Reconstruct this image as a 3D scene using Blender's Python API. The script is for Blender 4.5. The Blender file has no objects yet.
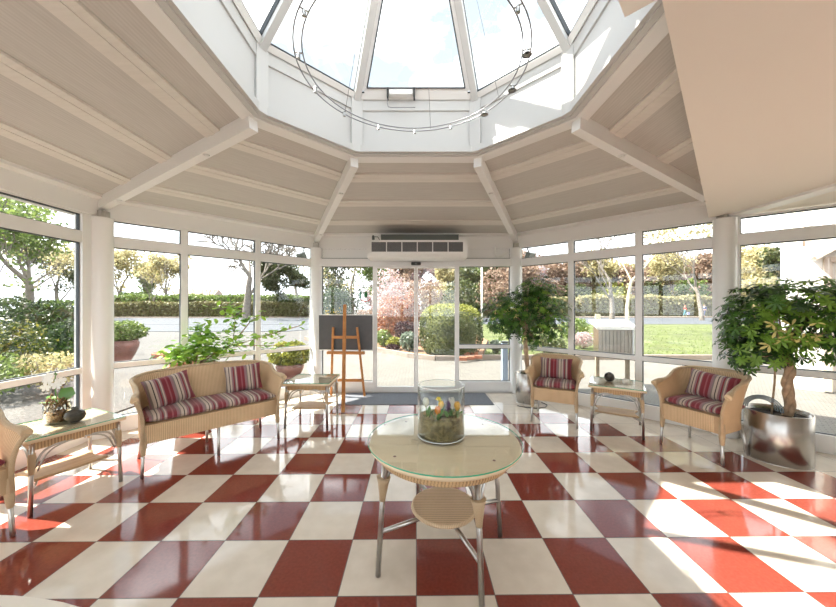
import bpy, math, random
import numpy as np
from mathutils import Vector, Matrix

random.seed(7)
SC = bpy.context.scene
COL = SC.collection
PI = math.pi
EYE = 1.468
F_PX = 323.2

# ------------------------------------------------------------------ helpers
def rad(a):
    return a * PI / 180.0

def tag(o, label=None, cat=None, group=None, kind=None):
    if label: o['label'] = label
    if cat: o['category'] = cat
    if group: o['group'] = group
    if kind: o['kind'] = kind
    return o

def thing(name, label, cat, loc=(0, 0, 0), rotz=0.0, group=None, kind=None):
    o = bpy.data.objects.new(name, None)
    o.empty_display_size = 0.1
    COL.objects.link(o)
    o.location = loc
    o.rotation_euler = (0, 0, rotz)
    return tag(o, label, cat, group, kind)

def copy_tree(root, loc, rotz, label=None, group=None):
    kids = {}
    def rec(o, parent):
        c = o.copy()
        COL.objects.link(c)
        if parent is not None:
            c.parent = parent
        for ch in [x for x in COL.objects if x.parent == o]:
            rec(ch, c)
        return c
    r = rec(root, None)
    r.location = loc
    r.rotation_euler = (0, 0, rotz)
    if label: r['label'] = label
    if group: r['group'] = group
    return r

def frame_from(d):
    d = Vector(d).normalized()
    up = Vector((0, 0, 1)) if abs(d.z) < 0.95 else Vector((1, 0, 0))
    a = d.cross(up).normalized()
    b = a.cross(d).normalized()
    return a, b, d

class MB:
    def __init__(self):
        self.v = []; self.f = []; self.uv = []; self.sm = []; self.mi = []
    def face(self, idx, uv=None, smooth=False, mi=0):
        self.f.append(tuple(idx)); self.uv.append(uv); self.sm.append(smooth); self.mi.append(mi)
    def box(self, c, s, M=None, mi=0):
        n = len(self.v)
        for dz in (-.5, .5):
            for dx, dy in ((-.5, -.5), (.5, -.5), (.5, .5), (-.5, .5)):
                p = Vector((c[0] + dx * s[0], c[1] + dy * s[1], c[2] + dz * s[2]))
                if M is not None: p = M @ p
                self.v.append(tuple(p))
        for q in ((3, 2, 1, 0), (4, 5, 6, 7), (0, 1, 5, 4), (1, 2, 6, 5), (2, 3, 7, 6), (3, 0, 4, 7)):
            self.face([n + i for i in q], mi=mi)
        return self
    def bar(self, p0, p1, w, h, up=(0, 0, 1), mi=0):
        """box of section w x h from p0 to p1; h measured along up"""
        p0, p1 = Vector(p0), Vector(p1)
        d = (p1 - p0).normalized()
        a = d.cross(Vector(up)).normalized()
        b = a.cross(d).normalized()
        n = len(self.v)
        for p in (p0, p1):
            for i, j in ((-1, -1), (1, -1), (1, 1), (-1, 1)):
                self.v.append(tuple(p + a * (i * w / 2) + b * (j * h / 2)))
        for q in ((0, 1, 2, 3), (7, 6, 5, 4), (0, 4, 5, 1), (1, 5, 6, 2), (2, 6, 7, 3), (3, 7, 4, 0)):
            self.face([n + i for i in q], mi=mi)
        return self
    def tube(self, pts, r, n=10, closed=False, caps=True, mi=0):
        pts = [Vector(p) for p in pts]
        m = len(pts)
        rr = r if isinstance(r, (list, tuple)) else [r] * m
        base = len(self.v)
        a = None
        L = 0.0
        for i, p in enumerate(pts):
            if closed:
                d = pts[(i + 1) % m] - pts[i - 1]
            else:
                d = pts[min(i + 1, m - 1)] - pts[max(i - 1, 0)]
            d.normalize()
            if a is None:
                a, _, _ = frame_from(d)
            a = (a - d * a.dot(d))
            if a.length < 1e-6: a, _, _ = frame_from(d)
            a.normalize()
            b = d.cross(a)
            for k in range(n):
                t = 2 * PI * k / n
                self.v.append(tuple(p + a * (rr[i] * math.cos(t)) + b * (rr[i] * math.sin(t))))
        segs = m if closed else m - 1
        for i in range(segs):
            j = (i + 1) % m
            L2 = L + (pts[j] - pts[i]).length
            for k in range(n):
                k2 = (k + 1) % n
                self.face([base + i * n + k, base + i * n + k2, base + j * n + k2, base + j * n + k],
                          uv=[(k / n, L), ((k + 1) / n, L), ((k + 1) / n, L2), (k / n, L2)], smooth=True, mi=mi)
            L = L2
        if caps and not closed:
            self.face([base + k for k in range(n)][::-1], mi=mi)
            self.face([base + (m - 1) * n + k for k in range(n)], mi=mi)
        return self
    def lathe(self, prof, n=32, c=(0, 0, 0), smooth=True, mi=0, uvs=1.0):
        """prof: list of (r, z); r 0 ends close the surface"""
        base = len(self.v)
        rows = []
        for r, z in prof:
            if r < 1e-6:
                rows.append([len(self.v)]); self.v.append((c[0], c[1], c[2] + z))
            else:
                rows.append(list(range(len(self.v), len(self.v) + n)))
                for k in range(n):
                    t = 2 * PI * k / n
                    self.v.append((c[0] + r * math.cos(t), c[1] + r * math.sin(t), c[2] + z))
        for i in range(len(rows) - 1):
            A, B = rows[i], rows[i + 1]
            ra = max(prof[i][0], prof[i + 1][0])
            for k in range(n):
                k2 = (k + 1) % n
                u0, u1 = k / n * 2 * PI * ra, (k + 1) / n * 2 * PI * ra
                if len(A) == 1 and len(B) == 1: continue
                if len(A) == 1:
                    self.face([A[0], B[k2], B[k]][::-1], smooth=smooth, mi=mi)
                elif len(B) == 1:
                    self.face([A[k], A[k2], B[0]], smooth=smooth, mi=mi)
                else:
                    self.face([A[k], A[k2], B[k2], B[k]],
                              uv=[(u0, prof[i][1]), (u1, prof[i][1]), (u1, prof[i + 1][1]), (u0, prof[i + 1][1])],
                              smooth=smooth, mi=mi)
        return self
    def prism(self, poly, z0, z1, mi=0):
        """poly counter-clockwise (x, y); z0, z1 numbers or per-vertex lists"""
        n = len(poly); base = len(self.v)
        zz0 = z0 if isinstance(z0, (list, tuple)) else [z0] * n
        zz1 = z1 if isinstance(z1, (list, tuple)) else [z1] * n
        for (x, y), z in zip(poly, zz0): self.v.append((x, y, z))
        for (x, y), z in zip(poly, zz1): self.v.append((x, y, z))
        self.face([base + i for i in range(n)][::-1], mi=mi)
        self.face([base + n + i for i in range(n)], mi=mi)
        for i in range(n):
            j = (i + 1) % n
            self.face([base + i, base + j, base + n + j, base + n + i], mi=mi)
        return self
    def slab(self, pts, nrm, th, mi=0):
        """polygon of 3-D points given thickness th along nrm"""
        n = len(pts); base = len(self.v)
        nv = Vector(nrm).normalized() * th
        for p in pts: self.v.append(tuple(Vector(p)))
        for p in pts: self.v.append(tuple(Vector(p) + nv))
        self.face([base + i for i in range(n)][::-1], mi=mi)
        self.face([base + n + i for i in range(n)], mi=mi)
        for i in range(n):
            j = (i + 1) % n
            self.face([base + i, base + j, base + n + j, base + n + i], mi=mi)
        return self
    def grid(self, rows, uvs=None, smooth=True, wrap=False, mi=0):
        """rows: list of lists of points; wrap joins the last column to the first"""
        base = len(self.v); nr = len(rows); nc = len(rows[0])
        for r in rows:
            for p in r: self.v.append(tuple(p))
        cc = nc if wrap else nc - 1
        for i in range(nr - 1):
            for j in range(cc):
                j2 = (j + 1) % nc
                q = [base + i * nc + j, base + i * nc + j2, base + (i + 1) * nc + j2, base + (i + 1) * nc + j]
                uv = None
                if uvs is not None:
                    uv = [uvs[i][j], uvs[i][j2], uvs[i + 1][j2], uvs[i + 1][j]]
                self.face(q, uv=uv, smooth=smooth, mi=mi)
        return self
    def leaf(self, p, d, nrm, L, w, droop=0.15, mi=0):
        """one leaf blade: p base, d direction, nrm face normal"""
        d = Vector(d).normalized(); nrm = Vector(nrm)
        s = d.cross(nrm)
        if s.length < 1e-4: s = d.cross(Vector((0.3, 0.8, 0.5)))
        s.normalize(); nn = s.cross(d).normalized()
        b = len(self.v); p = Vector(p)
        fold = 0.12 * w
        for (u, t, dz) in ((0, 0, 0), (-.40, .42, 0), (0, .42, -1), (.40, .42, 0), (-.46, .75, 0), (0, .75, -1), (.46, .75, 0), (0, 1, 0)):
            q = p + d * (L * t) + s * (w * u) + nn * (dz * fold - droop * L * t * t)
            self.v.append(tuple(q))
        for q in ((0, 2, 1), (0, 3, 2), (1, 2, 5, 4), (2, 3, 6, 5), (4, 5, 7), (5, 6, 7)):
            self.face([b + i for i in q], smooth=True, mi=mi)
        return self
    def build(self, name, mats, parent=None, loc=None, rot=None, bevel=None, subsurf=0, smooth=None):
        me = bpy.data.meshes.new(name)
        me.from_pydata(self.v, [], self.f)
        if not isinstance(mats, (list, tuple)): mats = [mats]
        for m in mats: me.materials.append(m)
        sm = self.sm if smooth is None else [smooth] * len(self.f)
        me.polygons.foreach_set('use_smooth', sm)
        me.polygons.foreach_set('material_index', self.mi)
        if any(u is not None for u in self.uv):
            lay = me.uv_layers.new(name='UVMap')
            flat = []
            for f, u in zip(self.f, self.uv):
                if u is None: flat += [0.0, 0.0] * len(f)
                else:
                    for a, b in u: flat += [a, b]
            lay.data.foreach_set('uv', flat)
        me.validate()
        me.update()
        o = bpy.data.objects.new(name, me)
        COL.objects.link(o)
        if parent is not None: o.parent = parent
        if loc is not None: o.location = loc
        if rot is not None: o.rotation_euler = rot
        if bevel:
            b = o.modifiers.new('edge', 'BEVEL'); b.width = bevel; b.segments = 2; b.limit_method = 'ANGLE'
        if subsurf:
            s = o.modifiers.new('soft', 'SUBSURF'); s.levels = subsurf; s.render_levels = subsurf
        return o

def arc_pts(p0, p1, bulge, n=8):
    """points of a smooth bow from p0 to p1, pushed by the vector bulge in the middle"""
    p0, p1, b = Vector(p0), Vector(p1), Vector(bulge)
    return [p0.lerp(p1, i / n) + b * math.sin(PI * i / n) for i in range(n + 1)]

def smooth01(a, b, x):
    t = max(0.0, min(1.0, (x - a) / (b - a)))
    return t * t * (3 - 2 * t)

def at(px, y, z=0.0):
    """world point on height z seen in the photograph at (px, y)"""
    d = F_PX * (EYE - z) / (y - 306.8)
    return ((px - 416.0) / F_PX * d, d, z)

def ray(px, d):
    return (px - 416.0) / F_PX * d

# ------------------------------------------------------------------ materials
def srgb(r, g, b):
    def c(u):
        u /= 255.0
        return u / 12.92 if u <= 0.04045 else ((u + 0.055) / 1.055) ** 2.4
    return (c(r), c(g), c(b), 1.0)

def new_mat(name):
    m = bpy.data.materials.new(name); m.use_nodes = True
    nt = m.node_tree
    return m, nt, nt.nodes['Principled BSDF']

def N(nt, t, **kw):
    n = nt.nodes.new(t)
    for k, v in kw.items(): setattr(n, k, v)
    return n

def mathn(nt, op, a, b=None, c=None):
    n = nt.nodes.new('ShaderNodeMath'); n.operation = op
    for i, x in enumerate((a, b, c)):
        if x is None: continue
        if hasattr(x, 'is_output'): nt.links.new(x, n.inputs[i])
        else: n.inputs[i].default_value = x
    return n.outputs[0]

def ramp(nt, fac, stops, interp='LINEAR'):
    r = nt.nodes.new('ShaderNodeValToRGB'); cr = r.color_ramp
    cr.interpolation = interp
    while len(cr.elements) > 1: cr.elements.remove(cr.elements[-1])
    cr.elements[0].position = stops[0][0]; cr.elements[0].color = stops[0][1]
    for p, c in stops[1:]:
        e = cr.elements.new(p); e.color = c
    nt.links.new(fac, r.inputs[0])
    return r.outputs[0]

def mixc(nt, fac, a, b):
    n = nt.nodes.new('ShaderNodeMix'); n.data_type = 'RGBA'
    for s, x in ((n.inputs[0], fac), (n.inputs[6], a), (n.inputs[7], b)):
        if hasattr(x, 'is_output'): nt.links.new(x, s)
        else: s.default_value = x
    return n.outputs[2]

def plain(name, col, rough=0.5, metal=0.0, noise=0.0, nscale=8.0, bump=0.0, bscale=60.0, spec=0.5):
    m, nt, b = new_mat(name)
    b.inputs['Roughness'].default_value = rough
    b.inputs['Metallic'].default_value = metal
    b.inputs['Specular IOR Level'].default_value = spec
    b.inputs['Base Color'].default_value = col
    tc = N(nt, 'ShaderNodeTexCoord')
    if noise:
        n = N(nt, 'ShaderNodeTexNoise'); n.inputs['Scale'].default_value = nscale; n.inputs['Detail'].default_value = 4
        nt.links.new(tc.outputs['Object'], n.inputs['Vector'])
        c2 = tuple(max(0, x * (1 - noise)) for x in col[:3]) + (1,)
        c1 = tuple(min(1, x * (1 + noise)) for x in col[:3]) + (1,)
        nt.links.new(ramp(nt, n.outputs[0], [(0.3, c2), (0.7, c1)]), b.inputs['Base Color'])
    if bump:
        n = N(nt, 'ShaderNodeTexNoise'); n.inputs['Scale'].default_value = bscale
        nt.links.new(tc.outputs['Object'], n.inputs['Vector'])
        bp = N(nt, 'ShaderNodeBump'); bp.inputs['Strength'].default_value = bump; bp.inputs['Distance'].default_value = 0.02
        nt.links.new(n.outputs[0], bp.inputs['Height']); nt.links.new(bp.outputs[0], b.inputs['Normal'])
    return m

def wicker_mat(name, col, dark, per=0.013):
    m, nt, b = new_mat(name)
    uv = N(nt, 'ShaderNodeUVMap'); sx = N(nt, 'ShaderNodeSeparateXYZ')
    nt.links.new(uv.outputs[0], sx.inputs[0])
    a = mathn(nt, 'SINE', mathn(nt, 'MULTIPLY', sx.outputs[0], 2 * PI / per))
    c = mathn(nt, 'SINE', mathn(nt, 'MULTIPLY', sx.outputs[1], 2 * PI / 0.008))
    h = mathn(nt, 'ADD', mathn(nt, 'MULTIPLY', a, 0.4), mathn(nt, 'MULTIPLY_ADD', c, 0.1, 0.5))
    tc = N(nt, 'ShaderNodeTexCoord'); n = N(nt, 'ShaderNodeTexNoise'); n.inputs['Scale'].default_value = 7
    nt.links.new(tc.outputs['Object'], n.inputs['Vector'])
    h2 = mathn(nt, 'ADD', h, mathn(nt, 'MULTIPLY_ADD', n.outputs[0], 0.5, -0.25))
    nt.links.new(ramp(nt, h2, [(0.0, dark), (0.45, col), (1.0, tuple(min(1, x * 1.12) for x in col[:3]) + (1,))]), b.inputs['Base Color'])
    bp = N(nt, 'ShaderNodeBump'); bp.inputs['Strength'].default_value = 0.6; bp.inputs['Distance'].default_value = 0.004
    nt.links.new(h, bp.inputs['Height']); nt.links.new(bp.outputs[0], b.inputs['Normal'])
    b.inputs['Roughness'].default_value = 0.5
    return m

def wood_mat(name, c1, c2, rough=0.45, scale=6.0, sx=1.0, sy=14.0):
    m, nt, b = new_mat(name)
    tc = N(nt, 'ShaderNodeTexCoord'); mp = N(nt, 'ShaderNodeMapping')
    mp.inputs['Scale'].default_value = (sx, sy, sx * 3)
    nt.links.new(tc.outputs['Object'], mp.inputs[0])
    n = N(nt, 'ShaderNodeTexNoise'); n.inputs['Scale'].default_value = scale; n.inputs['Detail'].default_value = 5
    nt.links.new(mp.outputs[0], n.inputs['Vector'])
    nt.links.new(ramp(nt, n.outputs[0], [(0.3, c1), (0.7, c2)]), b.inputs['Base Color'])
    b.inputs['Roughness'].default_value = rough
    return m

def stripes_mat(name, period, axis=0, offset=0.0):
    m, nt, b = new_mat(name)
    tc = N(nt, 'ShaderNodeTexCoord'); sx = N(nt, 'ShaderNodeSeparateXYZ')
    nt.links.new(tc.outputs['Object'], sx.inputs[0])
    u = mathn(nt, 'FRACT', mathn(nt, 'MULTIPLY_ADD', sx.outputs[axis], 1.0 / period, offset + 50.0))
    W = srgb(188, 172, 158); R = srgb(122, 40, 51); M = srgb(140, 106, 112); D = srgb(64, 52, 54); P = srgb(146, 80, 87); G = srgb(124, 113, 109)
    st = [(0.0, R), (0.16, P), (0.22, R), (0.34, M), (0.44, G), (0.50, W), (0.60, D), (0.64, W), (0.72, M), (0.80, R), (0.86, G), (0.91, W), (0.96, M)]
    col = ramp(nt, u, st, 'CONSTANT')
    nt.links.new(col, b.inputs['Base Color'])
    b.inputs['Roughness'].default_value = 0.85
    b.inputs['Sheen Weight'].default_value = 0.2
    n = N(nt, 'ShaderNodeTexNoise'); n.inputs['Scale'].default_value = 300
    nt.links.new(tc.outputs['Object'], n.inputs['Vector'])
    bp = N(nt, 'ShaderNodeBump'); bp.inputs['Strength'].default_value = 0.25; bp.inputs['Distance'].default_value = 0.004
    nt.links.new(n.outputs[0], bp.inputs['Height']); nt.links.new(bp.outputs[0], b.inputs['Normal'])
    return m

def glass_mat(name, tint=(1, 1, 1, 1), refl=1.0, rough=0.0, ior=1.45):
    m = bpy.data.materials.new(name); m.use_nodes = True
    nt = m.node_tree; nt.nodes.clear()
    out = N(nt, 'ShaderNodeOutputMaterial'); mix = N(nt, 'ShaderNodeMixShader')
    tr = N(nt, 'ShaderNodeBsdfTransparent'); tr.inputs[0].default_value = tint
    gl = N(nt, 'ShaderNodeBsdfGlossy'); gl.inputs['Roughness'].default_value = rough
    # same reflectance seen from the front and from the back of the face
    lw = N(nt, 'ShaderNodeLayerWeight'); lw.inputs[0].default_value = 0.5
    f5 = mathn(nt, 'POWER', lw.outputs['Facing'], 5.0)
    fac = mathn(nt, 'MINIMUM', mathn(nt, 'MULTIPLY', mathn(nt, 'MULTIPLY_ADD', f5, 0.96, 0.04), refl), 1.0)
    nt.links.new(fac, mix.inputs[0]); nt.links.new(tr.outputs[0], mix.inputs[1]); nt.links.new(gl.outputs[0], mix.inputs[2])
    nt.links.new(mix.outputs[0], out.inputs[0])
    return m

def leaf_mat(name, cols, scale=6.0, rough=0.45, trans=0.35):
    m, nt, b = new_mat(name)
    g = N(nt, 'ShaderNodeNewGeometry')
    oi = N(nt, 'ShaderNodeTexNoise'); oi.inputs['Scale'].default_value = scale; oi.inputs['Detail'].default_value = 3
    tc = N(nt, 'ShaderNodeTexCoord'); nt.links.new(tc.outputs['Object'], oi.inputs['Vector'])
    r = mathn(nt, 'ADD', mathn(nt, 'MULTIPLY', g.outputs['Random Per Island'], 0.55), mathn(nt, 'MULTIPLY_ADD', oi.outputs[0], 1.0, -0.28))
    n = len(cols)
    col = ramp(nt, r, [((i + 0.5) / n * 0.8 + 0.1, c) for i, c in enumerate(cols)])
    nt.links.new(col, b.inputs['Base Color'])
    b.inputs['Roughness'].default_value = rough
    out = nt.nodes['Material Output']
    tl = N(nt, 'ShaderNodeBsdfTranslucent'); nt.links.new(col, tl.inputs[0])
    mx = N(nt, 'ShaderNodeMixShader'); mx.inputs[0].default_value = trans
    nt.links.new(b.outputs[0], mx.inputs[1]); nt.links.new(tl.outputs[0], mx.inputs[2])
    nt.links.new(mx.outputs[0], out.inputs[0])
    return m

def floor_mat():
    m, nt, b = new_mat('polished_checker_tiles')
    g = N(nt, 'ShaderNodeNewGeometry'); s = N(nt, 'ShaderNodeSeparateXYZ'); nt.links.new(g.outputs['Position'], s.inputs[0])
    u = mathn(nt, 'MULTIPLY_ADD', s.outputs[0], 2.5, -0.002 * 2.5)
    v = mathn(nt, 'MULTIPLY_ADD', mathn(nt, 'MULTIPLY_ADD', s.outputs[0], -0.0105, s.outputs[1]), 2.5, -1.642 * 2.5)
    i = mathn(nt, 'FLOOR', u); k = mathn(nt, 'FLOOR', v)
    par = mathn(nt, 'LESS_THAN', mathn(nt, 'FLOORED_MODULO', mathn(nt, 'ADD', i, k), 2.0), 0.5)
    def AND(*xs):
        r = xs[0]
        for x in xs[1:]: r = mathn(nt, 'MULTIPLY', r, x)
        return r
    c1 = mathn(nt, 'LESS_THAN', mathn(nt, 'ADD', i, k), 10.5)
    c2 = mathn(nt, 'LESS_THAN', mathn(nt, 'SUBTRACT', k, i), 12.5)
    c3 = mathn(nt, 'LESS_THAN', mathn(nt, 'ABSOLUTE', s.outputs[0]), 3.62)
    c4 = mathn(nt, 'LESS_THAN', k, 6.5)
    c5 = AND(mathn(nt, 'LESS_THAN', k, 7.5), mathn(nt, 'LESS_THAN', mathn(nt, 'ABSOLUTE', mathn(nt, 'ADD', i, 1.0)), 2.5))
    red = AND(par, c1, c2, c3, mathn(nt, 'MAXIMUM', c4, c5))
    n = N(nt, 'ShaderNodeTexNoise'); n.inputs['Scale'].default_value = 9; n.inputs['Detail'].default_value = 6
    nt.links.new(g.outputs['Position'], n.inputs['Vector'])
    cream = ramp(nt, n.outputs[0], [(0.35, (0.67, 0.595, 0.50, 1)), (0.65, (0.73, 0.655, 0.56, 1))])
    n2 = N(nt, 'ShaderNodeTexNoise'); n2.inputs['Scale'].default_value = 60; n2.inputs['Detail'].default_value = 4
    nt.links.new(g.outputs['Position'], n2.inputs['Vector'])
    redc = ramp(nt, n2.outputs[0], [(0.35, (0.188, 0.040, 0.028, 1)), (0.65, (0.23, 0.049, 0.034, 1))])
    col = mixc(nt, red, cream, redc)
    def edge(x):
        f = mathn(nt, 'FRACT', x)
        return mathn(nt, 'MINIMUM', f, mathn(nt, 'SUBTRACT', 1.0, f))
    gr = mathn(nt, 'LESS_THAN', mathn(nt, 'MINIMUM', edge(u), edge(v)), 0.006)
    col = mixc(nt, gr, col, (0.10, 0.07, 0.06, 1))
    nt.links.new(col, b.inputs['Base Color'])
    b.inputs['Roughness'].default_value = 0.07
    nt.links.new(mathn(nt, 'MULTIPLY_ADD', gr, 0.5, 0.07), b.inputs['Roughness'])
    b.inputs['Specular IOR Level'].default_value = 0.55
    n3 = N(nt, 'ShaderNodeTexNoise'); n3.inputs['Scale'].default_value = 3
    nt.links.new(g.outputs['Position'], n3.inputs['Vector'])
    bp = N(nt, 'ShaderNodeBump'); bp.inputs['Strength'].default_value = 0.06; bp.inputs['Distance'].default_value = 0.02
    nt.links.new(n3.outputs[0], bp.inputs['Height']); nt.links.new(bp.outputs[0], b.inputs['Normal'])
    return m

def brick_mat(name, c1, c2, mortar, sc=5.0, rough=0.85):
    m, nt, b = new_mat(name)
    tc = N(nt, 'ShaderNodeTexCoord'); mp = N(nt, 'ShaderNodeMapping'); mp.inputs['Rotation'].default_value = (0, 0, rad(45))
    nt.links.new(tc.outputs['Object'], mp.inputs[0])
    br = N(nt, 'ShaderNodeTexBrick'); br.inputs['Scale'].default_value = sc
    br.inputs['Color1'].default_value = c1; br.inputs['Color2'].default_value = c2; br.inputs['Mortar'].default_value = mortar
    br.inputs['Mortar Size'].default_value = 0.03
    nt.links.new(mp.outputs[0], br.inputs['Vector']); nt.links.new(br.outputs[0], b.inputs['Base Color'])
    b.inputs['Roughness'].default_value = rough
    return m

def fabric_ceiling_mat():
    m, nt, b = new_mat('pleated_ceiling_blind')
    uv = N(nt, 'ShaderNodeUVMap'); s = N(nt, 'ShaderNodeSeparateXYZ'); nt.links.new(uv.outputs[0], s.inputs[0])
    a = mathn(nt, 'SINE', mathn(nt, 'MULTIPLY', s.outputs[1], 2 * PI / 0.022))
    tc = N(nt, 'ShaderNodeTexCoord'); mp = N(nt, 'ShaderNodeMapping'); mp.inputs['Scale'].default_value = (2, 30, 1)
    nt.links.new(uv.outputs[0], mp.inputs[0])
    n = N(nt, 'ShaderNodeTexNoise'); n.inputs['Scale'].default_value = 2; n.inputs['Detail'].default_value = 5
    nt.links.new(mp.outputs[0], n.inputs['Vector'])
    f = mathn(nt, 'ADD', mathn(nt, 'MULTIPLY', a, 0.12), n.outputs[0])
    nt.links.new(ramp(nt, f, [(0.3, (0.59, 0.565, 0.535, 1)), (0.7, (0.66, 0.635, 0.605, 1))]), b.inputs['Base Color'])
    b.inputs['Roughness'].default_value = 0.9
    return m

M = {}
M['white'] = plain('white_lacquer', (0.88, 0.88, 0.87, 1), 0.35)
M['whiteframe'] = plain('white_window_profile', (0.89, 0.89, 0.89, 1), 0.3)
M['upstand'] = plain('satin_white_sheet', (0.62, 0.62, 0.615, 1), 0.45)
M['plaster'] = plain('cream_plaster', (0.93, 0.88, 0.82, 1), 0.85, bump=0.04, bscale=40)
M['plasterwhite'] = plain('white_plaster', (0.82, 0.80, 0.76, 1), 0.85, bump=0.04, bscale=40)
M['batten'] = wood_mat('pale_batten', (0.76, 0.725, 0.68, 1), (0.81, 0.775, 0.73, 1), 0.6, 3)
M['beam'] = plain('white_beam', (0.88, 0.875, 0.87, 1), 0.45)
M['ceil'] = fabric_ceiling_mat()
M['gasket'] = plain('dark_gasket', (0.05, 0.06, 0.07, 1), 0.5)
M['glass'] = glass_mat('window_glass', (0.985, 0.995, 0.99, 1), 0.9)
M['clear'] = glass_mat('clear_vase_glass', (0.97, 0.985, 0.98, 1), 1.3)
M['tableglass'] = glass_mat('table_glass', (0.975, 0.99, 0.98, 1), 1.0)
M['glassedge'] = plain('green_glass_edge', (0.05, 0.40, 0.23, 1), 0.15)
M['floor'] = floor_mat()
M['mat'] = plain('grey_blue_entrance_mat', srgb(112, 116, 124), 0.95, noise=0.15, nscale=60, bump=0.4, bscale=250)
M['wicker'] = wicker_mat('honey_wicker', srgb(214, 184, 146), srgb(176, 142, 102))
M['wickerpale'] = wicker_mat('pale_wicker', srgb(214, 190, 156), srgb(180, 148, 108), 0.010)
M['tabletop'] = wood_mat('pale_table_board', srgb(224, 200, 166), srgb(230, 210, 180), 0.5, 4, 1, 10)
M['shelfwood'] = wood_mat('worn_shelf_board', srgb(176, 146, 110), srgb(206, 176, 136), 0.5, 4, 1, 10)
M['alu'] = plain('brushed_aluminium', (0.55, 0.54, 0.52, 1), 0.32, 1.0, noise=0.08, nscale=40)
M['steel'] = plain('polished_steel', (0.50, 0.48, 0.46, 1), 0.27, 1.0, noise=0.06, nscale=3)
M['easel'] = wood_mat('orange_beech', srgb(176, 114, 60), srgb(198, 140, 82), 0.45, 5, 1, 1)
M['board'] = plain('grey_board_back', srgb(92, 92, 94), 0.8, noise=0.08, nscale=12)
M['cush'] = stripes_mat('striped_seat_cloth', 0.20)
M['pillow'] = stripes_mat('striped_pillow_cloth', 0.205, 0, 0.3)
M['soil'] = plain('dark_soil', (0.035, 0.024, 0.016, 1), 0.95, noise=0.5, nscale=40, bump=0.6, bscale=80)
M['moss'] = plain('brown_green_moss', (0.27, 0.215, 0.10, 1), 0.95, noise=0.6, nscale=30, bump=1.0, bscale=60)
M['bark'] = plain('orchid_bark', (0.36, 0.19, 0.08, 1), 0.9, noise=0.7, nscale=60, bump=1.0, bscale=90)
M['trunk'] = plain('pale_brown_bark', (0.42, 0.30, 0.20, 1), 0.8, noise=0.3, nscale=20, bump=0.5, bscale=50)
M['greybark'] = plain('grey_tree_bark', (0.19, 0.165, 0.14, 1), 0.9, noise=0.3, nscale=4)
M['palebark'] = plain('pale_birch_bark', (0.55, 0.50, 0.42, 1), 0.9, noise=0.3, nscale=3)
M['dark'] = plain('black_plastic', (0.015, 0.015, 0.016, 1), 0.3)
M['grille'] = plain('grey_vent_mesh', (0.14, 0.14, 0.145, 1), 0.6, noise=0.3, nscale=180)
M['duct'] = plain('grey_green_metal', (0.12, 0.135, 0.125, 1), 0.35, 0.3)
M['stone'] = plain('dark_glazed_stoneware', (0.06, 0.055, 0.045, 1), 0.25, noise=0.5, nscale=25)
M['terra'] = plain('terracotta', srgb(160, 102, 78), 0.7, noise=0.2, nscale=5)
M['glazed'] = plain('red_brown_glazed_pot', srgb(132, 92, 84), 0.2, noise=0.25, nscale=4)
M['wax'] = plain('white_wax', (0.85, 0.83, 0.78, 1), 0.4)
M['cable'] = plain('thin_wire', (0.30, 0.30, 0.32, 1), 0.35, 0.8)
M['hose'] = plain('grey_blue_hose', srgb(120, 134, 142), 0.4)

SKY, SUN, EXPO = 1.7, 6.5, 1.7
# ------------------------------------------------------------------ the room
CX, CY, SID = 0.0, 1.99, 0.4807
RX, RY, LX, LY = 0.993, 0.482, 1.004, 0.474
OCT = [(-SID, 1), (SID, 1), (RX, RY), (RX, -RY), (SID, -1), (-SID, -1), (-LX, -LY), (-LX, LY)]
FACET_NAMES = ['front', 'front_right', 'right', 'back_right', 'back', 'back_left', 'left', 'front_left']

def oct_pt(i, a, z=None):
    x, y = OCT[i % 8]
    p = (CX + a * x, CY + a * y)
    return p if z is None else (p[0], p[1], z)

def zc(a):                       # underside of the ceiling at apothem a
    return 3.03 - 0.142 * (a - 1.24)

def struct(name, mb, mats, parent=None, label=None, cat=None, **kw):
    o = mb.build(name, mats, parent, **kw)
    if parent is None:
        tag(o, label, cat, kind='structure')
    return o

# floor
fl = MB()
poly = [oct_pt(7, 3.66), oct_pt(6, 3.66), oct_pt(5, 3.66), (6.4, -1.67), (6.4, 1.50), (3.70, 3.69), oct_pt(1, 3.66), oct_pt(0, 3.66)]
fl.prism(poly, -0.12, 0.0)
struct('floor', fl, M['floor'], label='polished floor of dark red and cream checker tiles', cat='floor')

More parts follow.
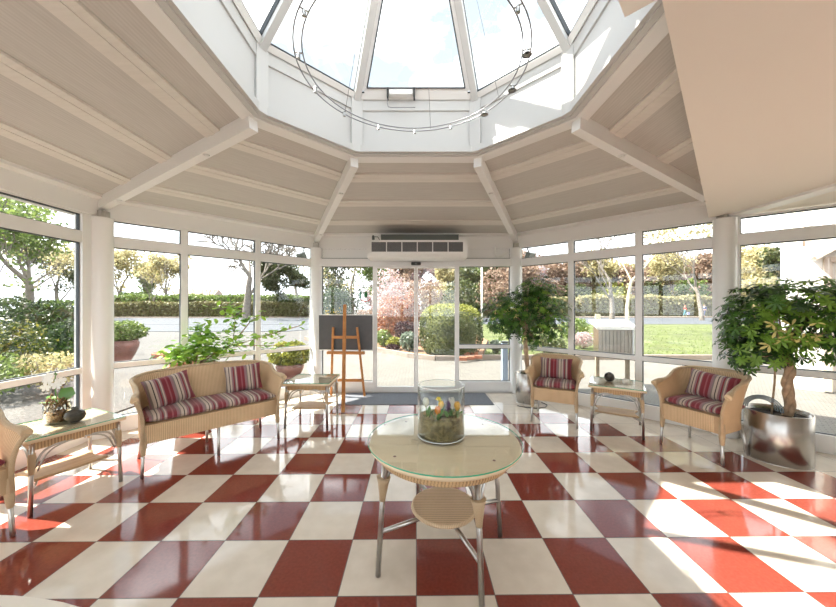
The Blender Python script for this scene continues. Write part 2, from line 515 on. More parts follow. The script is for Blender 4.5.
# ceiling: eight sloping facets with battens
ceiling = thing('ceiling', 'sloping beige pleated ceiling in eight facets around the skylight', 'ceiling', kind='structure')
for i in range(8):
    A0, A1 = 1.33, 4.25
    mb = MB()
    j = i + 1
    o0, o1 = Vector(oct_pt(i, A1, zc(A1))), Vector(oct_pt(j, A1, zc(A1)))
    i0, i1 = Vector(oct_pt(i, A0, zc(A0))), Vector(oct_pt(j, A0, zc(A0)))
    up = Vector((0, 0, 0.16))
    n = 0
    ro = (o1 - o0).length / 2; ri = (i1 - i0).length / 2; H = ((o0 + o1) / 2 - (i0 + i1) / 2).length
    base = len(mb.v)
    for p in (o0, o1, i1, i0): mb.v.append(tuple(p))
    for p in (o0, o1, i1, i0): mb.v.append(tuple(p + up))
    mb.face([0, 1, 2, 3], uv=[(-ro, H), (ro, H), (ri, 0), (-ri, 0)])
    mb.face([7, 6, 5, 4]); mb.face([0, 4, 5, 1]); mb.face([1, 5, 6, 2]); mb.face([2, 6, 7, 3]); mb.face([3, 7, 4, 0])
    fc = mb.build('ceiling_facet', M['ceil'], ceiling)
    for ab in (1.73, 2.36, 3.01):
        bt = MB()
        for a0, a1, dz in ((ab - 0.08, ab - 0.02, 0.018), (ab - 0.02, ab + 0.02, 0.024), (ab + 0.02, ab + 0.08, 0.018)):
            q = [oct_pt(i, a1, zc(a1) - dz), oct_pt(j, a1, zc(a1) - dz), oct_pt(j, a0, zc(a0) - dz), oct_pt(i, a0, zc(a0) - dz)]
            bt.slab(q, (0, 0, 1), 0.03)
        bt.build('batten', M['batten'], fc)
    # edge strips by the skylight and by the wall
    es = MB()
    for a0, a1, dz in ((1.30, 1.40, 0.03), (3.47, 3.60, 0.03)):
        q = [oct_pt(i, a1, zc(a1) - dz), oct_pt(j, a1, zc(a1) - dz), oct_pt(j, a0, zc(a0) - dz), oct_pt(i, a0, zc(a0) - dz)]
        es.slab(q, (0, 0, 1), 0.035)
    es.build('edge_strip', M['beam'], fc)

# hip beams
for i in range(8):
    a0, a1 = 1.31, 3.58
    mb = MB()
    mb.bar(oct_pt(i, a0, zc(a0) - 0.055), oct_pt(i, a1, zc(a1) - 0.055), 0.080, 0.145)
    hb = struct('trim_%d' % (i + 1), mb, M['beam'], label=['white hip beam running down to the post left of the doors',
        'white hip beam running down to the post right of the doors', 'white hip beam ending at the cream soffit on the right',
        'white hip beam above the cream soffit', 'white hip beam behind the viewer, right', 'white hip beam behind the viewer, left',
        'white hip beam over the rear of the left window wall', 'white hip beam running down to the left corner column'][i], cat='beam')
    x, y = OCT[i]
    for am in (1.85, 3.2):
        p = Vector(oct_pt(i, am, zc(am) - 0.1275))
        cp = MB(); cp.lathe([(0, -0.012), (0.022, -0.012), (0.026, 0.0), (0, 0.0)], 12, c=tuple(p))
        cp.build('screw_cap', M['white'], hb)

# head beam above the glazing and the posts under the hips
HEAD_PROF = ((2.49, 2.72),)
for i in range(8):
    j = i + 1
    mb = MB()
    q0, q1 = oct_pt(i, 3.56), oct_pt(j, 3.56)
    q2, q3 = oct_pt(j, 3.72), oct_pt(i, 3.72)
    mb.prism([q0, q3, q2, q1], 2.49, 2.74)
    mb2 = MB()
    struct('trim_%d' % (i + 9), mb, M['beam'], label='white head beam over the %s glazing' % FACET_NAMES[i].replace('_', ' '), cat='beam')

POSTS = [(0, 0.095), (1, 0.095), (2, 0.106), (7, 0.106), (6, 0.106)]
PN = {0: 'round white post between the easel and the front left windows', 1: 'round white post behind the small potted tree',
      2: 'round white column behind the right wicker armchair', 7: 'round white column behind the left side table', 6: 'round white column at the rear of the left window wall'}
for n, (i, r) in enumerate(POSTS):
    mb = MB()
    x, y = oct_pt(i, 3.57)
    mb.lathe([(r + 0.012, 0.0), (r + 0.012, 0.05), (r, 0.055), (r, 2.46), (r + 0.004, 2.465), (r + 0.004, 2.475), (0, 2.475)], 28, c=(x, y, 0))
    o = struct('trim_%d' % (n + 17), mb, M['whiteframe'], label=PN[i], cat='column')
    k = MB(); k.box((x, y, 2.51), (r * 1.1, r * 1.1, 0.09)); k.build('bracket', M['alu'], o)

# ------------------------------------------------------------------ glazing
ZS = (0.18, 0.751, 0.811, 2.163, 2.285, 2.49)
WIN = [0]
def glazed_light(P, Q, label, rails=True, depth=0.09, side=0.0375):
    """one window light between floor points P and Q (interior on the left of P->Q is behind)"""
    WIN[0] += 1
    P, Q = Vector((P[0], P[1], 0)), Vector((Q[0], Q[1], 0))
    L = (Q - P).length
    t = thing('window_%d' % WIN[0], label, 'window', tuple(P), math.atan2(Q.y - P.y, Q.x - P.x), kind='structure')
    f = MB()
    f.box((side / 2, 0, 1.245), (side, depth, 2.49)); f.box((L - side / 2, 0, 1.245), (side, depth, 2.49))
    iw = L - 2 * side
    f.box((L / 2, 0, 0.09), (iw, depth + 0.02, 0.18))
    if rails: f.box((L / 2, 0, (ZS[1] + ZS[2]) / 2), (iw, depth - 0.01, ZS[2] - ZS[1]))
    f.box((L / 2, 0, (ZS[3] + ZS[4]) / 2), (iw, depth - 0.005, ZS[4] - ZS[3]))
    f.box((L / 2, 0, 2.48), (iw, depth - 0.005, 0.02))
    f.build('window_frame', M['whiteframe'], t)
    bands = [(ZS[0], ZS[1]), (ZS[2], ZS[3]), (ZS[4], 2.47)] if rails else [(ZS[0], ZS[3]), (ZS[4], 2.47)]
    for z0, z1 in bands:
        g = MB()
        e = 0.010
        x0, x1 = side, L - side
        for c, s in (((L / 2, 0.0, z0 + e / 2), (iw, 0.03, e)), ((L / 2, 0.0, z1 - e / 2), (iw, 0.03, e)),
                     ((x0 + e / 2, 0.0, (z0 + z1) / 2), (e, 0.03, z1 - z0)), ((x1 - e / 2, 0.0, (z0 + z1) / 2), (e, 0.03, z1 - z0))):
            g.box(c, s)
        pane = MB(); pane.box((L / 2, 0.0, (z0 + z1) / 2), (iw - 0.004, 0.008, z1 - z0 - 0.004))
        po = pane.build('pane', M['glass'], t)
        g.build('gasket', M['gasket'], po)
    return t

def wall_lights(P, Q, n, labels, inset=0.1, inset2=None):
    P, Q = Vector(P), Vector(Q)
    d = (Q - P).normalized()
    P = P + d * inset; Q = Q - d * (inset if inset2 is None else inset2)
    for k in range(n):
        a = P.lerp(Q, k / n); b = P.lerp(Q, (k + 1) / n)
        glazed_light(a, b, labels[k])

W = 3.62
wall_lights(oct_pt(0, W), oct_pt(7, W), 3, ['tall window right beside the post left of the easel', 'middle tall window behind the wicker sofa',
            'tall window behind the left end of the sofa, next to the column'], 0.05, -0.117)
wall_lights(oct_pt(2, W), oct_pt(1, W), 3, ['tall window behind the right armchair, next to the column', 'middle tall window behind the right side table',
            'tall window behind the small potted tree'], -0.02, 0.05)
wall_lights(oct_pt(7, W), oct_pt(6, W), 3, ['wide left wall window looking onto the garden bushes', 'middle window of the left wall, out of view', 'rear window of the left wall, out of view'], 0.19, 0.06)
mb = MB(); x_, y_ = oct_pt(7, W); mb.box((x_, y_ - 0.11, 1.245), (0.085, 0.17, 2.49))
struct('trim_36', mb, M['whiteframe'], label='white corner filler strip left of the left corner column', cat='trim')
wall_lights(oct_pt(6, W), oct_pt(5, W), 3, ['rear diagonal window nearest the left wall', 'rear diagonal window, middle one', 'rear diagonal window nearest the back wall'], 0.06)
R2A = Vector((3.64, 3.685)); R2D = Vector((0.775, -0.632)).normalized()
wall_lights(R2A, R2A + R2D * 3.35, 2, ['window behind the large variegated potted tree', 'right hand window beyond the large potted tree'], 0.0)

# front: fixed light, two sliding door leaves, fixed light
yF = 5.61
glazed_light((-0.70, yF), (-1.66, yF), 'fixed glass panel behind the easel', rails=False)
# right fixed
glazed_light((1.66, yF), (0.68, yF), 'fixed glass panel right of the sliding doors')
# door header
hd = MB()
hd.box((0, 5.58, 2.226), (3.36, 0.16, 0.125)); hd.box((0, 5.62, 2.40), (3.36, 0.05, 0.225))
hd.box((0, 5.59, 2.30), (3.36, 0.10, 0.012))
h = struct('trim_30', hd, M['whiteframe'], label='white header with the sliding door drive above the entrance', cat='door header')
s = MB(); s.box((0, 5.488, 2.292), (3.2, 0.012, 0.006)); s.build('seam', M['gasket'], h)

def door_leaf(n, x0, x1, label):
    t = thing('door_%d' % n, label, 'door', ((x0 + x1) / 2, 5.56, 0), kind='structure')
    w = x1 - x0; f = MB(); s = 0.032
    f.box((-w / 2 + s / 2, 0, 1.085), (s, 0.045, 2.15)); f.box((w / 2 - s / 2, 0, 1.085), (s, 0.045, 2.15))
    f.box((0, 0, 0.055), (w - 2 * s, 0.045, 0.09)); f.box((0, 0, 2.145), (w - 2 * s, 0.045, 0.03))
    f.build('door_frame', M['whiteframe'], t)
    p = MB(); p.box((0, 0, 1.115), (w - 2 * s - 0.002, 0.01, 2.03)); p.build('pane', M['glass'], t)
door_leaf(1, -0.70, -0.004, 'glass sliding door leaf nearest the easel')
door_leaf(2, 0.004, 0.70, 'glass sliding door leaf in front of the clipped dome bush')
for k, x in enumerate((-0.715, 0.715)):
    mb = MB(); mb.box((x, 5.585, 1.08), (0.05, 0.1, 2.16))
    struct('trim_%d' % (31 + k), mb, M['whiteframe'], label=['white door jamb next to the easel', 'white door jamb right of the sliding doors'][k], cat='door jamb')
tr = MB(); tr.box((0, 5.57, 0.005), (3.3, 0.16, 0.012))
struct('trim_33', tr, M['alu'], label='metal threshold under the sliding doors', cat='threshold')

# solid walls behind and right, plus unseen windows added to let in light
wall_lights((-1.74, -1.66), (1.74, -1.66), 3, ['added fill-light window behind the viewer, left one', 'added fill-light window behind the viewer, middle one', 'added fill-light window behind the viewer, right one'], 0.06)
mb = MB(); mb.prism([(1.74, -1.72), (6.5, -1.72), (6.5, -1.63), (1.74, -1.63)], -0.1, 3.3)
struct('wall_back', mb, M['plasterwhite'], label='white plaster wall behind the viewer', cat='wall')
mb = MB(); mb.prism([(6.34, -1.64), (6.46, -1.64), (6.46, 1.52), (6.34, 1.52)], -0.1, 3.3)
struct('wall_right', mb, M['plasterwhite'], label='white plaster wall far to the right, out of view', cat='wall')

# cream soffit of the main building, cutting over the right-hand side
mb = MB()
sp = [(3.31, 3.665), (-1.55, -1.375), (-1.55, -1.75), (7.2, -1.75), (7.2, 1.03), (3.75, 3.78), (3.44, 3.80)]
mb.prism(sp, 2.515, 2.78)
struct('trim_34', mb, M['plaster'], label='large smooth cream soffit cutting in above the right armchair', cat='soffit')
mb = MB()
c = Vector((1.07, 1.655)); a = Vector((-.707, -.707)); b = Vector((.707, -.707))
q = [c, c + a * 1.0, c + a * 1.0 + b * 1.0, c + b * 1.0]
mb.prism([tuple(x) for x in q], 2.95, 3.35)
struct('trim_35', mb, M['plaster'], label='small cream corner block under the right edge of the skylight', cat='soffit block')

# ------------------------------------------------------------------ skylight lantern
ZL0, ZL1, APX = 3.02, 3.55, 4.93
for i in range(8):
    j = i + 1
    t = thing('wall_lantern_%s' % FACET_NAMES[i], ['white upstand panel of the skylight above the doors', 'white upstand panel of the skylight, front right', 'white upstand panel of the skylight, right side',
              'white upstand panel of the skylight, rear right', 'white upstand panel of the skylight, rear', 'white upstand panel of the skylight, rear left', 'white upstand panel of the skylight, left side',
              'white upstand panel of the skylight, front left'][i], 'upstand', kind='structure')
    mb = MB()
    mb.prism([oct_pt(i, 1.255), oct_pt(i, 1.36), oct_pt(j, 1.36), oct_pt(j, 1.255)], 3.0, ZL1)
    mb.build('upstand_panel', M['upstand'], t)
    mb = MB()
    mb.prism([oct_pt(i, 1.225), oct_pt(i, 1.26), oct_pt(j, 1.26), oct_pt(j, 1.225)], 3.012, 3.075)
    mb.prism([oct_pt(i, 1.24), oct_pt(i, 1.26), oct_pt(j, 1.26), oct_pt(j, 1.24)], 3.43, 3.55)
    mb.build('ledge_strip', M['upstand'], t)
    x, y = oct_pt(i, 1.238)
    cp = MB(); ang = math.atan2(OCT[i][1], OCT[i][0])
    Mx = Matrix.Translation((x, y, 0)) @ Matrix.Rotation(ang, 4, 'Z')
    cp.box((0, 0, 3.28), (0.06, 0.11, 0.54), M=Mx)
    cp.build('corner_post', M['upstand'], t)

apex = Vector((CX, CY, APX))
skyl = thing('window_skylight', 'glazed pyramid skylight over the middle of the room', 'skylight', kind='structure')
for i in range(8):
    p = Vector(oct_pt(i, 1.26, ZL1 - 0.02))
    e = p.lerp(apex, 0.985)
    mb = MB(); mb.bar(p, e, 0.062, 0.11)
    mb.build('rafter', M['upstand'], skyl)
    j = i + 1
    b0, b1 = Vector(oct_pt(i, 1.255, ZL1)), Vector(oct_pt(j, 1.255, ZL1))
    cen = (b0 + b1 + apex) / 3
    nrm = (b1 - b0).cross(apex - b0).normalized()
    if nrm.z < 0: nrm = -nrm
    def ins(f0, f1, up0):
        # inset triangle points
        m = (b0 + b1) / 2
        q0 = b0.lerp(m, f0).lerp(apex, up0); q1 = b1.lerp(m, f0).lerp(apex, up0)
        q2 = apex.lerp(m, f1)
        return q0, q1, q2
    q0, q1, q2 = ins(0.07, 0.06, 0.032)
    pane = MB(); pane.slab([q0, q1, q2], nrm, 0.01)
    po = pane.build('pane', M['glass'], skyl)
    g = MB()
    for u, v in ((q0, q1), (q1, q2), (q2, q0)):
        g.bar(u, v, 0.012, 0.03, up=tuple(nrm))
    g.build('gasket', M['gasket'], po)
    fr = MB()
    fr.bar(b0.lerp(apex, 0.016), b1.lerp(apex, 0.016), 0.05, 0.07, up=tuple(nrm))
    fr.build('bottom_rail', M['white'], skyl)
    if i == 0:      # the opening sash over the doors
        s0, s1, s2 = ins(0.125, 0.10, 0.04)
        sh = MB()
        dn = -nrm * 0.012
        for u, v in ((s0, s1), (s1, s2), (s2, s0)): sh.bar(u + dn, v + dn, 0.045, 0.05, up=tuple(nrm))
        so = sh.build('sash', M['whiteframe'], skyl)
        g2 = MB()
        s0, s1, s2 = ins(0.165, 0.13, 0.055)
        for u, v in ((s0, s1), (s1, s2), (s2, s0)): g2.bar(u + dn * 2, v + dn * 2, 0.01, 0.05, up=tuple(nrm))
        g2.build('gasket', M['gasket'], so)
hub = MB(); hub.lathe([(0, APX - 0.14), (0.12, APX - 0.12), (0.16, APX + 0.02), (0, APX + 0.06)], 16, c=(CX, CY, 0))
hub.build('hub', M['white'], skyl)

# chain drive of the skylight sash
op = thing('window_opener', 'white motor box on the bottom rail of the middle skylight pane', 'window opener', (ray(401, 3.17), 3.17, 3.565))
mb = MB(); mb.box((0, 0, 0), (0.235, 0.05, 0.055)); mb.build('motor_box', M['white'], op, bevel=0.006)
for sx in (-1, 1):
    mb = MB(); mb.box((sx * 0.13, -0.005, -0.012), (0.014, 0.05, 0.10)); mb.box((sx * 0.13, 0.01, 0.045), (0.03, 0.03, 0.02))
    mb.build('bracket', M['dark'], op)
cb = MB(); cb.tube([(-0.13, -0.01, -0.05), (-0.135, -0.005, -0.10), (-0.125, 0.0, -0.135), (-0.10, 0.0, -0.142), (0.14, 0.0, -0.142)], 0.004, 6)
cb.build('cable', M['cable'], op)

# ring of low-voltage spots on two wires
ring = thing('wire_light_ring', 'ring of two thin wires with small spots hanging under the skylight', 'wire light', (-0.02, CY, 2.925))
for rr in (0.645, 0.690):
    mb = MB(); mb.tube([(rr * math.cos(2 * PI * k / 72), rr * math.sin(2 * PI * k / 72), 0) for k in range(72)], 0.0042, 6, closed=True)
    mb.build('wire', M['cable'], ring)
mb_c = plain('spot_metal', (0.5, 0.5, 0.5, 1), 0.3, 0.9)
for k in range(14):
    a = rad(12 + k * 25.7)
    x, y = math.cos(a), math.sin(a)
    mb = MB()
    mb.tube([(0.645 * x, 0.645 * y, 0.0), (0.690 * x, 0.690 * y, 0.0)], 0.005, 6)
    mb.lathe([(0, -0.035), (0.011, -0.033), (0.011, -0.012), (0.005, -0.004), (0.005, 0.01), (0, 0.012)], 10, c=(0.668 * x, 0.668 * y, 0))
    big = k in (0, 1, 13)
    if big: mb.lathe([(0.007, -0.012), (0.026, -0.030), (0.028, -0.032), (0.008, -0.016)], 14, c=(0.668 * x, 0.668 * y, 0))
    mb.build('spot_lamp', mb_c, ring)
for a in (78, 140, 25, 262):
    a = rad(a); x, y = 0.668 * math.cos(a), 0.668 * math.sin(a)
    mb = MB(); mb.tube([(x, y, 0), (x * 0.12, y * 0.12, 1.92)], 0.0018, 5); mb.build('suspension_cable', M['cable'], ring)

# warm-air curtain above the doors
ac = thing('air_curtain', 'white air curtain heater with six grey grille fields above the doors', 'air curtain', (0.02, 5.22, 2.24))
W_, H_, D_ = 1.56, 0.30, 0.42
mb = MB()
mb.box((0, 0, 0.155), (W_, D_, 0.21)); 
rows = []
for k in range(9):
    t = k / 8 * PI / 2
    y = -D_ / 2 + 0.06 * (1 - math.cos(t)); z = 0.05 - 0.055 * math.sin(t)
    rows.append([(-W_ / 2, y, z), (W_ / 2, y, z)])
rows.append([(-W_ / 2, D_ / 2, -0.005), (W_ / 2, D_ / 2, -0.005)]); rows.append([(-W_ / 2, D_ / 2, 0.05), (W_ / 2, D_ / 2, 0.05)])
mb.grid(rows)
for sx in (-1, 1):
    c = len(mb.v)
    for r in rows: mb.v.append(r[0] if sx < 0 else r[1])
    ids = list(range(c, c + len(rows)))
    mb.face(ids if sx > 0 else ids[::-1])
mb.build('housing', M['white'], ac)
fr = MB()
for z in (0.065, 0.245): fr.box((0, -D_ / 2 - 0.008, z), (W_ - 0.03, 0.02, 0.03))
for x in (-W_ / 2 + 0.03, W_ / 2 - 0.03): fr.box((x, -D_ / 2 - 0.008, 0.155), (0.05, 0.02, 0.16))
fr.build('front_frame', M['white'], ac)
for k in range(6):
    gw = (W_ - 0.13) / 6; x = -W_ / 2 + 0.065 + gw * (k + 0.5)
    mb = MB(); mb.box((x, -D_ / 2 - 0.004, 0.155), (gw - 0.016, 0.012, 0.15)); mb.build('grille', M['grille'], ac)
mb = MB(); mb.box((0.04, 0.06, 0.325), (1.24, 0.26, 0.115)); mb.build('duct_box', M['duct'], ac)
for x, y in ((-0.70, 0.0), (0.58, 0.0)):
    mb = MB(); mb.tube([(x, y, 0.26), (x + (0.05 if x > 0 else 0), y, 0.40)], 0.008, 8); mb.build('hanger_rod', M['white'], ac)
mb = MB(); mb.lathe([(0, 0.29), (0.022, 0.295), (0.022, 0.35), (0.010, 0.365), (0, 0.365)], 12, c=(-0.70, -0.08, 0))
mb.tube([(-0.70, -0.08, 0.26), (-0.70, -0.08, 0.30)], 0.010, 8)
mb.tube([(-0.70, -0.08, 0.34), (-0.63, -0.06, 0.345), (-0.58, -0.04, 0.26)], 0.006, 6); mb.build('valve', M['duct'], ac)
pp = MB(); pp.tube([(1.34, 5.53, 2.50), (1.34, 5.49, 2.47), (1.34, 5.49, 2.36), (1.36, 5.49, 2.325), (1.45, 5.49, 2.325), (1.56, 5.49, 2.40)], 0.014, 8)
tag(pp.build('pipe', M['white']), 'short white bent pipe on the header right of the air curtain', 'pipe')
sn = thing('door_sensor', 'small black motion sensor on the header over the door leaves', 'sensor', (0.0, 5.47, 2.198))
mb = MB(); mb.box((0, 0, 0), (0.165, 0.055, 0.05)); mb.build('sensor_body', M['dark'], sn, bevel=0.012)
mb = MB(); mb.lathe([(0, -0.012), (0.018, -0.010), (0.020, 0.0), (0, 0.0)], 14, c=(0, 0, 0)); mb.build('lens', M['duct'], sn, loc=(0, -0.028, -0.004), rot=(PI / 2, 0, 0))
# outdoor floodlights seen through the top lights
def flood(name, p, rz, label):
    t = thing(name, label, 'floodlight', p, rz)
    mb = MB(); mb.box((0, 0, 0), (0.16, 0.10, 0.13)); mb.build('lamp_head', M['duct'], t, bevel=0.01, rot=(rad(25), 0, 0))
    mb = MB(); mb.tube([(0, 0.0, 0.03), (0, 0.06, 0.14), (0, 0.06, 0.24)], 0.012, 6); mb.build('bracket', M['duct'], t)
flood('floodlight', (ray(301.5, 5.98), 5.98, 2.40), rad(-30), 'small grey floodlight outside the top pane left of the entrance')
flood('floodlight', (ray(530, 5.93), 5.93, 2.40), rad(30), 'small grey floodlight outside the top pane right of the entrance')

# entrance mat
mt = MB(); mt.prism([(-1.18, 4.83), (1.17, 4.83), (1.17, 5.48), (-1.18, 5.48)], 0.0, 0.008)
tag(mt.build('entrance_mat', M['mat']), 'flat grey blue entrance mat before the sliding doors', 'mat')

# mark on the glass behind the easel
mk = thing('window_sticker', 'small green and red round mark on the glass behind the easel', 'sticker', (ray(366, 5.595), 5.595, 1.66))
mb = MB(); mb.slab([(0.030 * math.cos(2 * PI * k / 16), 0, 0.052 * math.sin(2 * PI * k / 16)) for k in range(16)], (0, -1, 0), 0.002)
mb.build('green_dot', plain('sticker_green', srgb(20, 110, 50), 0.5), mk, loc=(0.0, 0, 0.02))
mb = MB()
for k in range(10):
    a0, a1 = rad(200 + k * 14), rad(214 + k * 14)
    q = [(0.095 * math.cos(a0), 0, 0.08 * math.sin(a0)), (0.095 * math.cos(a1), 0, 0.08 * math.sin(a1)), (0.078 * math.cos(a1), 0, 0.062 * math.sin(a1)), (0.078 * math.cos(a0), 0, 0.062 * math.sin(a0))]
    mb.slab(q, (0, -1, 0), 0.002)
mb.build('red_arc', plain('sticker_red', srgb(190, 60, 40), 0.5), mk, loc=(-0.01, 0, -0.03))
mb = MB(); mb.slab([(-0.115, 0, 0.06), (-0.085, 0, 0.06), (-0.085, 0, -0.05), (-0.115, 0, -0.05)], (0, -1, 0), 0.002)
mb.build('green_bar', plain('sticker_green_bar', srgb(30, 130, 90), 0.5), mk)
# ------------------------------------------------------------------ wicker furniture
def u_path(W, D, r, n_side=12, n_arc=12, n_back=14):
    """open U from the front right, round the back, to the front left: (x, y, nx, ny, s)"""
    pts = []
    for k in range(n_side):
        pts.append((W / 2, -D / 2 + (D - r) * k / n_side, 1, 0))
    for k in range(n_arc):
        a = PI / 2 * k / n_arc
        pts.append((W / 2 - r + r * math.cos(a), D / 2 - r + r * math.sin(a), math.cos(a), math.sin(a)))
    for k in range(n_back + 1):
        pts.append((W / 2 - r - (W - 2 * r) * k / n_back, D / 2, 0, 1))
    for k in range(1, n_arc + 1):
        a = PI / 2 + PI / 2 * k / n_arc
        pts.append((-W / 2 + r + r * math.cos(a), D / 2 - r + r * math.sin(a), math.cos(a), math.sin(a)))
    for k in range(1, n_side + 1):
        pts.append((-W / 2, D / 2 - r - (D - r) * k / n_side, -1, 0))
    out = []; s = 0
    for i, p in enumerate(pts):
        if i: s += math.hypot(p[0] - pts[i - 1][0], p[1] - pts[i - 1][1])
        out.append(p + (s,))
    return out

def cushion_mesh(W, D, H, n=16, m=12, rnd=0.05, crown=0.25):
    """padded box, z 0..H"""
    mb = MB()
    def prof(t):        # 0..1 -> edge thickness factor
        e = min(t, 1 - t) * 2
        return (1 - (1 - min(1, e / 0.35)) ** 2.2) ** 0.5 if e < 0.35 else 1.0
    top, bot, uvs = [], [], []
    for i in range(n + 1):
        r1, r2 = [], []
        for j in range(m + 1):
            u = 0.5 - 0.5 * math.cos(PI * i / n) if True else i / n
            v = 0.5 - 0.5 * math.cos(PI * j / m)
            k = min(prof(u), prof(v)) * (1 - crown + crown * math.sin(PI * u) ** 0.5 * math.sin(PI * v) ** 0.5)
            x, y = (u - 0.5) * W, (v - 0.5) * D
            r1.append((x, y, H / 2 + H / 2 * k)); r2.append((x, y, H / 2 - H / 2 * k))
        top.append(r1); bot.append(r2[::1])
    mb.grid(top)
    b = len(mb.f)
    mb.grid(bot)
    for q in range(b, len(mb.f)): mb.f[q] = mb.f[q][::-1]
    return mb

def make_seat(name, label, cat, W, D, arm_h, back_h, hump=0.0, r=0.20, mids=False, seat_label=None):
    t = thing(name, label, cat)
    Z0, ZA = 0.435, 0.285
    P = u_path(W, D, r, n_back=14 if W < 0.8 else 30)
    def height(x, y):
        f = (y + D / 2) / D
        h = arm_h + (back_h - arm_h) * smooth01(-0.12, 1.02, f)
        h += 0.012 * (1 - smooth01(0, 0.25, f))
        return h + hump * max(0, math.cos(PI * x / W)) * smooth01(0.8, 1.0, f)
    nv = 8; th = 0.02
    rows_o, rows_i, uvo = [], [], []
    for v in range(nv + 1):
        ro, ri, ru = [], [], []
        for (x, y, nx, ny, s) in P:
            f = (y + D / 2) / D
            q = v / nv
            h = height(x, y)
            lean = 0.030 + 0.055 * smooth01(0.35, 1, f) + 0.028 * (1 - smooth01(0.0, 0.3, f)) * q
            o = lean * q ** 1.4
            fw = -0.03 * q ** 3 * (1 - smooth01(0.0, 0.3, f))
            z = Z0 + (h - Z0) * q
            # the arm end dips where it rolls outward
            z -= 0.02 * q ** 3 * (1 - smooth01(0.0, 0.12, f))
            ro.append((x + nx * o, y + ny * o + fw, z)); ri.append((x + nx * (o - th), y + ny * (o - th) + fw, z)); ru.append((s, z))
        rows_o.append(ro); rows_i.append(ri); uvo.append(ru)
    mb = MB()
    mb.grid(rows_o, uvo); b = len(mb.f)
    mb.grid(rows_i, uvo)
    for q in range(b, len(mb.f)):
        mb.f[q] = mb.f[q][::-1]; mb.uv[q] = mb.uv[q][::-1]
    for c in (0, -1):
        mb.grid([[ro[c] for ro in rows_o], [ri[c] for ri in rows_i]], [[u[c] for u in uvo], [(u[c][0] + 0.01, u[c][1]) for u in uvo]])
    back = mb.build('backrest', M['wicker'], t)
    top = [tuple((Vector(a) + Vector(b)) / 2 + Vector((0, 0, 0.002))) for a, b in zip(rows_o[-1], rows_i[-1])]
    # rolled rim over the top edge, wider and turned out at the arm ends
    rm = MB()
    nn = len(top); rr = []
    for k in range(nn):
        e = min(k, nn - 1 - k)
        rr.append(0.0165 + 0.013 * (1 - smooth01(0, 6, e)))
    rm.tube(top, rr, 10)
    rim = rm.build('rolled_rim', M['wickerpale'], back)
    for c in (0, -1):
        fp = MB()
        fr = [tuple((Vector(ro[c]) + Vector(ri[c])) / 2) for ro, ri in zip(rows_o, rows_i)]
        fp.tube([(fr[0][0], fr[0][1], ZA)] + fr, [0.014] * 2 + [0.015] * (len(fr) - 2) + [0.018], 8)
        fp.build('front_post', M['wickerpale'], back)
    # apron under the seat: round the U and across the front
    ap = MB()
    loop = [(x, y, s) for (x, y, nx, ny, s) in P]
    L = loop[-1][2]
    for k in range(1, 8): loop.append((-W / 2 + W * k / 8, -D / 2 - 0.004, L + W * k / 8))
    rows = [[(x, y, z) for x, y, s in loop] for z in (ZA, 0.36, Z0 + 0.004)]
    uv = [[(s, z) for x, y, s in loop] for z in (ZA, 0.36, Z0)]
    ap.grid(rows, uv, wrap=True)
    apron = ap.build('apron', M['wicker'], t)
    sd = MB(); sd.prism([(x * 0.985, y * 0.985) for x, y, s in loop], Z0 - 0.02, Z0 + 0.006)
    sd.build('seat_deck', M['wicker'], t)
    # seat cushion
    cu = cushion_mesh(W - 0.05, D - 0.055, 0.085, 40 if W > 0.8 else 18, 12, crown=0.12)
    cu.build('seat_cushion', M['cush'], t, loc=(0, -0.005, Z0 + 0.004))
    # legs
    def leg(x, y, dx, dy, wrap):
        g = MB()
        p1 = Vector((x, y, 0.30)); p0 = Vector((x + dx, y + dy, 0.0))
        g.tube([p0, p0.lerp(p1, 0.02), p1], [0.010, 0.0135, 0.0135], 10)
        lo = g.build('leg', M['alu'], t)
        if wrap:
            w = MB(); a = p0.lerp(p1, 0.62)
            w.tube([a, p0.lerp(p1, 0.68), p1, p1 + Vector((0, 0, 0.08))], [0.0155, 0.019, 0.026, 0.022], 10)
            w.build('wicker_wrap', M['wickerpale'], lo)
    for sx in (-1, 1):
        leg(sx * (W / 2 - 0.015), -D / 2 + 0.015, sx * 0.012, -0.012, True)
        leg(sx * (W / 2 - 0.05), D / 2 - 0.05, sx * 0.03, 0.05, False)
    if mids:
        leg(0, -D / 2 + 0.02, 0, 0, False); leg(0, D / 2 - 0.03, 0, 0.02, False)
    return t

def pillow(label, W, H, T, loc, rot, group=None):
    mb = MB()
    n = 14
    top, bot = [], []
    for i in range(n + 1):
        a, b = [], []
        for j in range(n + 1):
            u, v = -1 + 2 * i / n, -1 + 2 * j / n
            pinch = 1 - 0.07 * (1 - abs(v) ** 2) * abs(u) ** 2, 1 - 0.07 * (1 - abs(u) ** 2) * abs(v) ** 2
            k = ((1 - u ** 4) * (1 - v ** 4)) ** 0.55
            x, z = u * W / 2 * pinch[0], v * H / 2 * pinch[1]
            a.append((x, -T / 2 * k, z)); b.append((x, T / 2 * k, z))
        top.append(a); bot.append(b)
    mb.grid(top); q = len(mb.f); mb.grid(bot)
    for k in range(len(mb.f)):
        if k < q: mb.f[k] = mb.f[k]
        else: mb.f[k] = mb.f[k][::-1]
    o = mb.build('cushion', M['pillow'], None, loc=loc, rot=rot)
    return tag(o, label, 'cushion', group)

def place_local(base, rz, p):
    c, s = math.cos(rz), math.sin(rz)
    return (base[0] + c * p[0] - s * p[1], base[1] + s * p[0] + c * p[1], p[2])

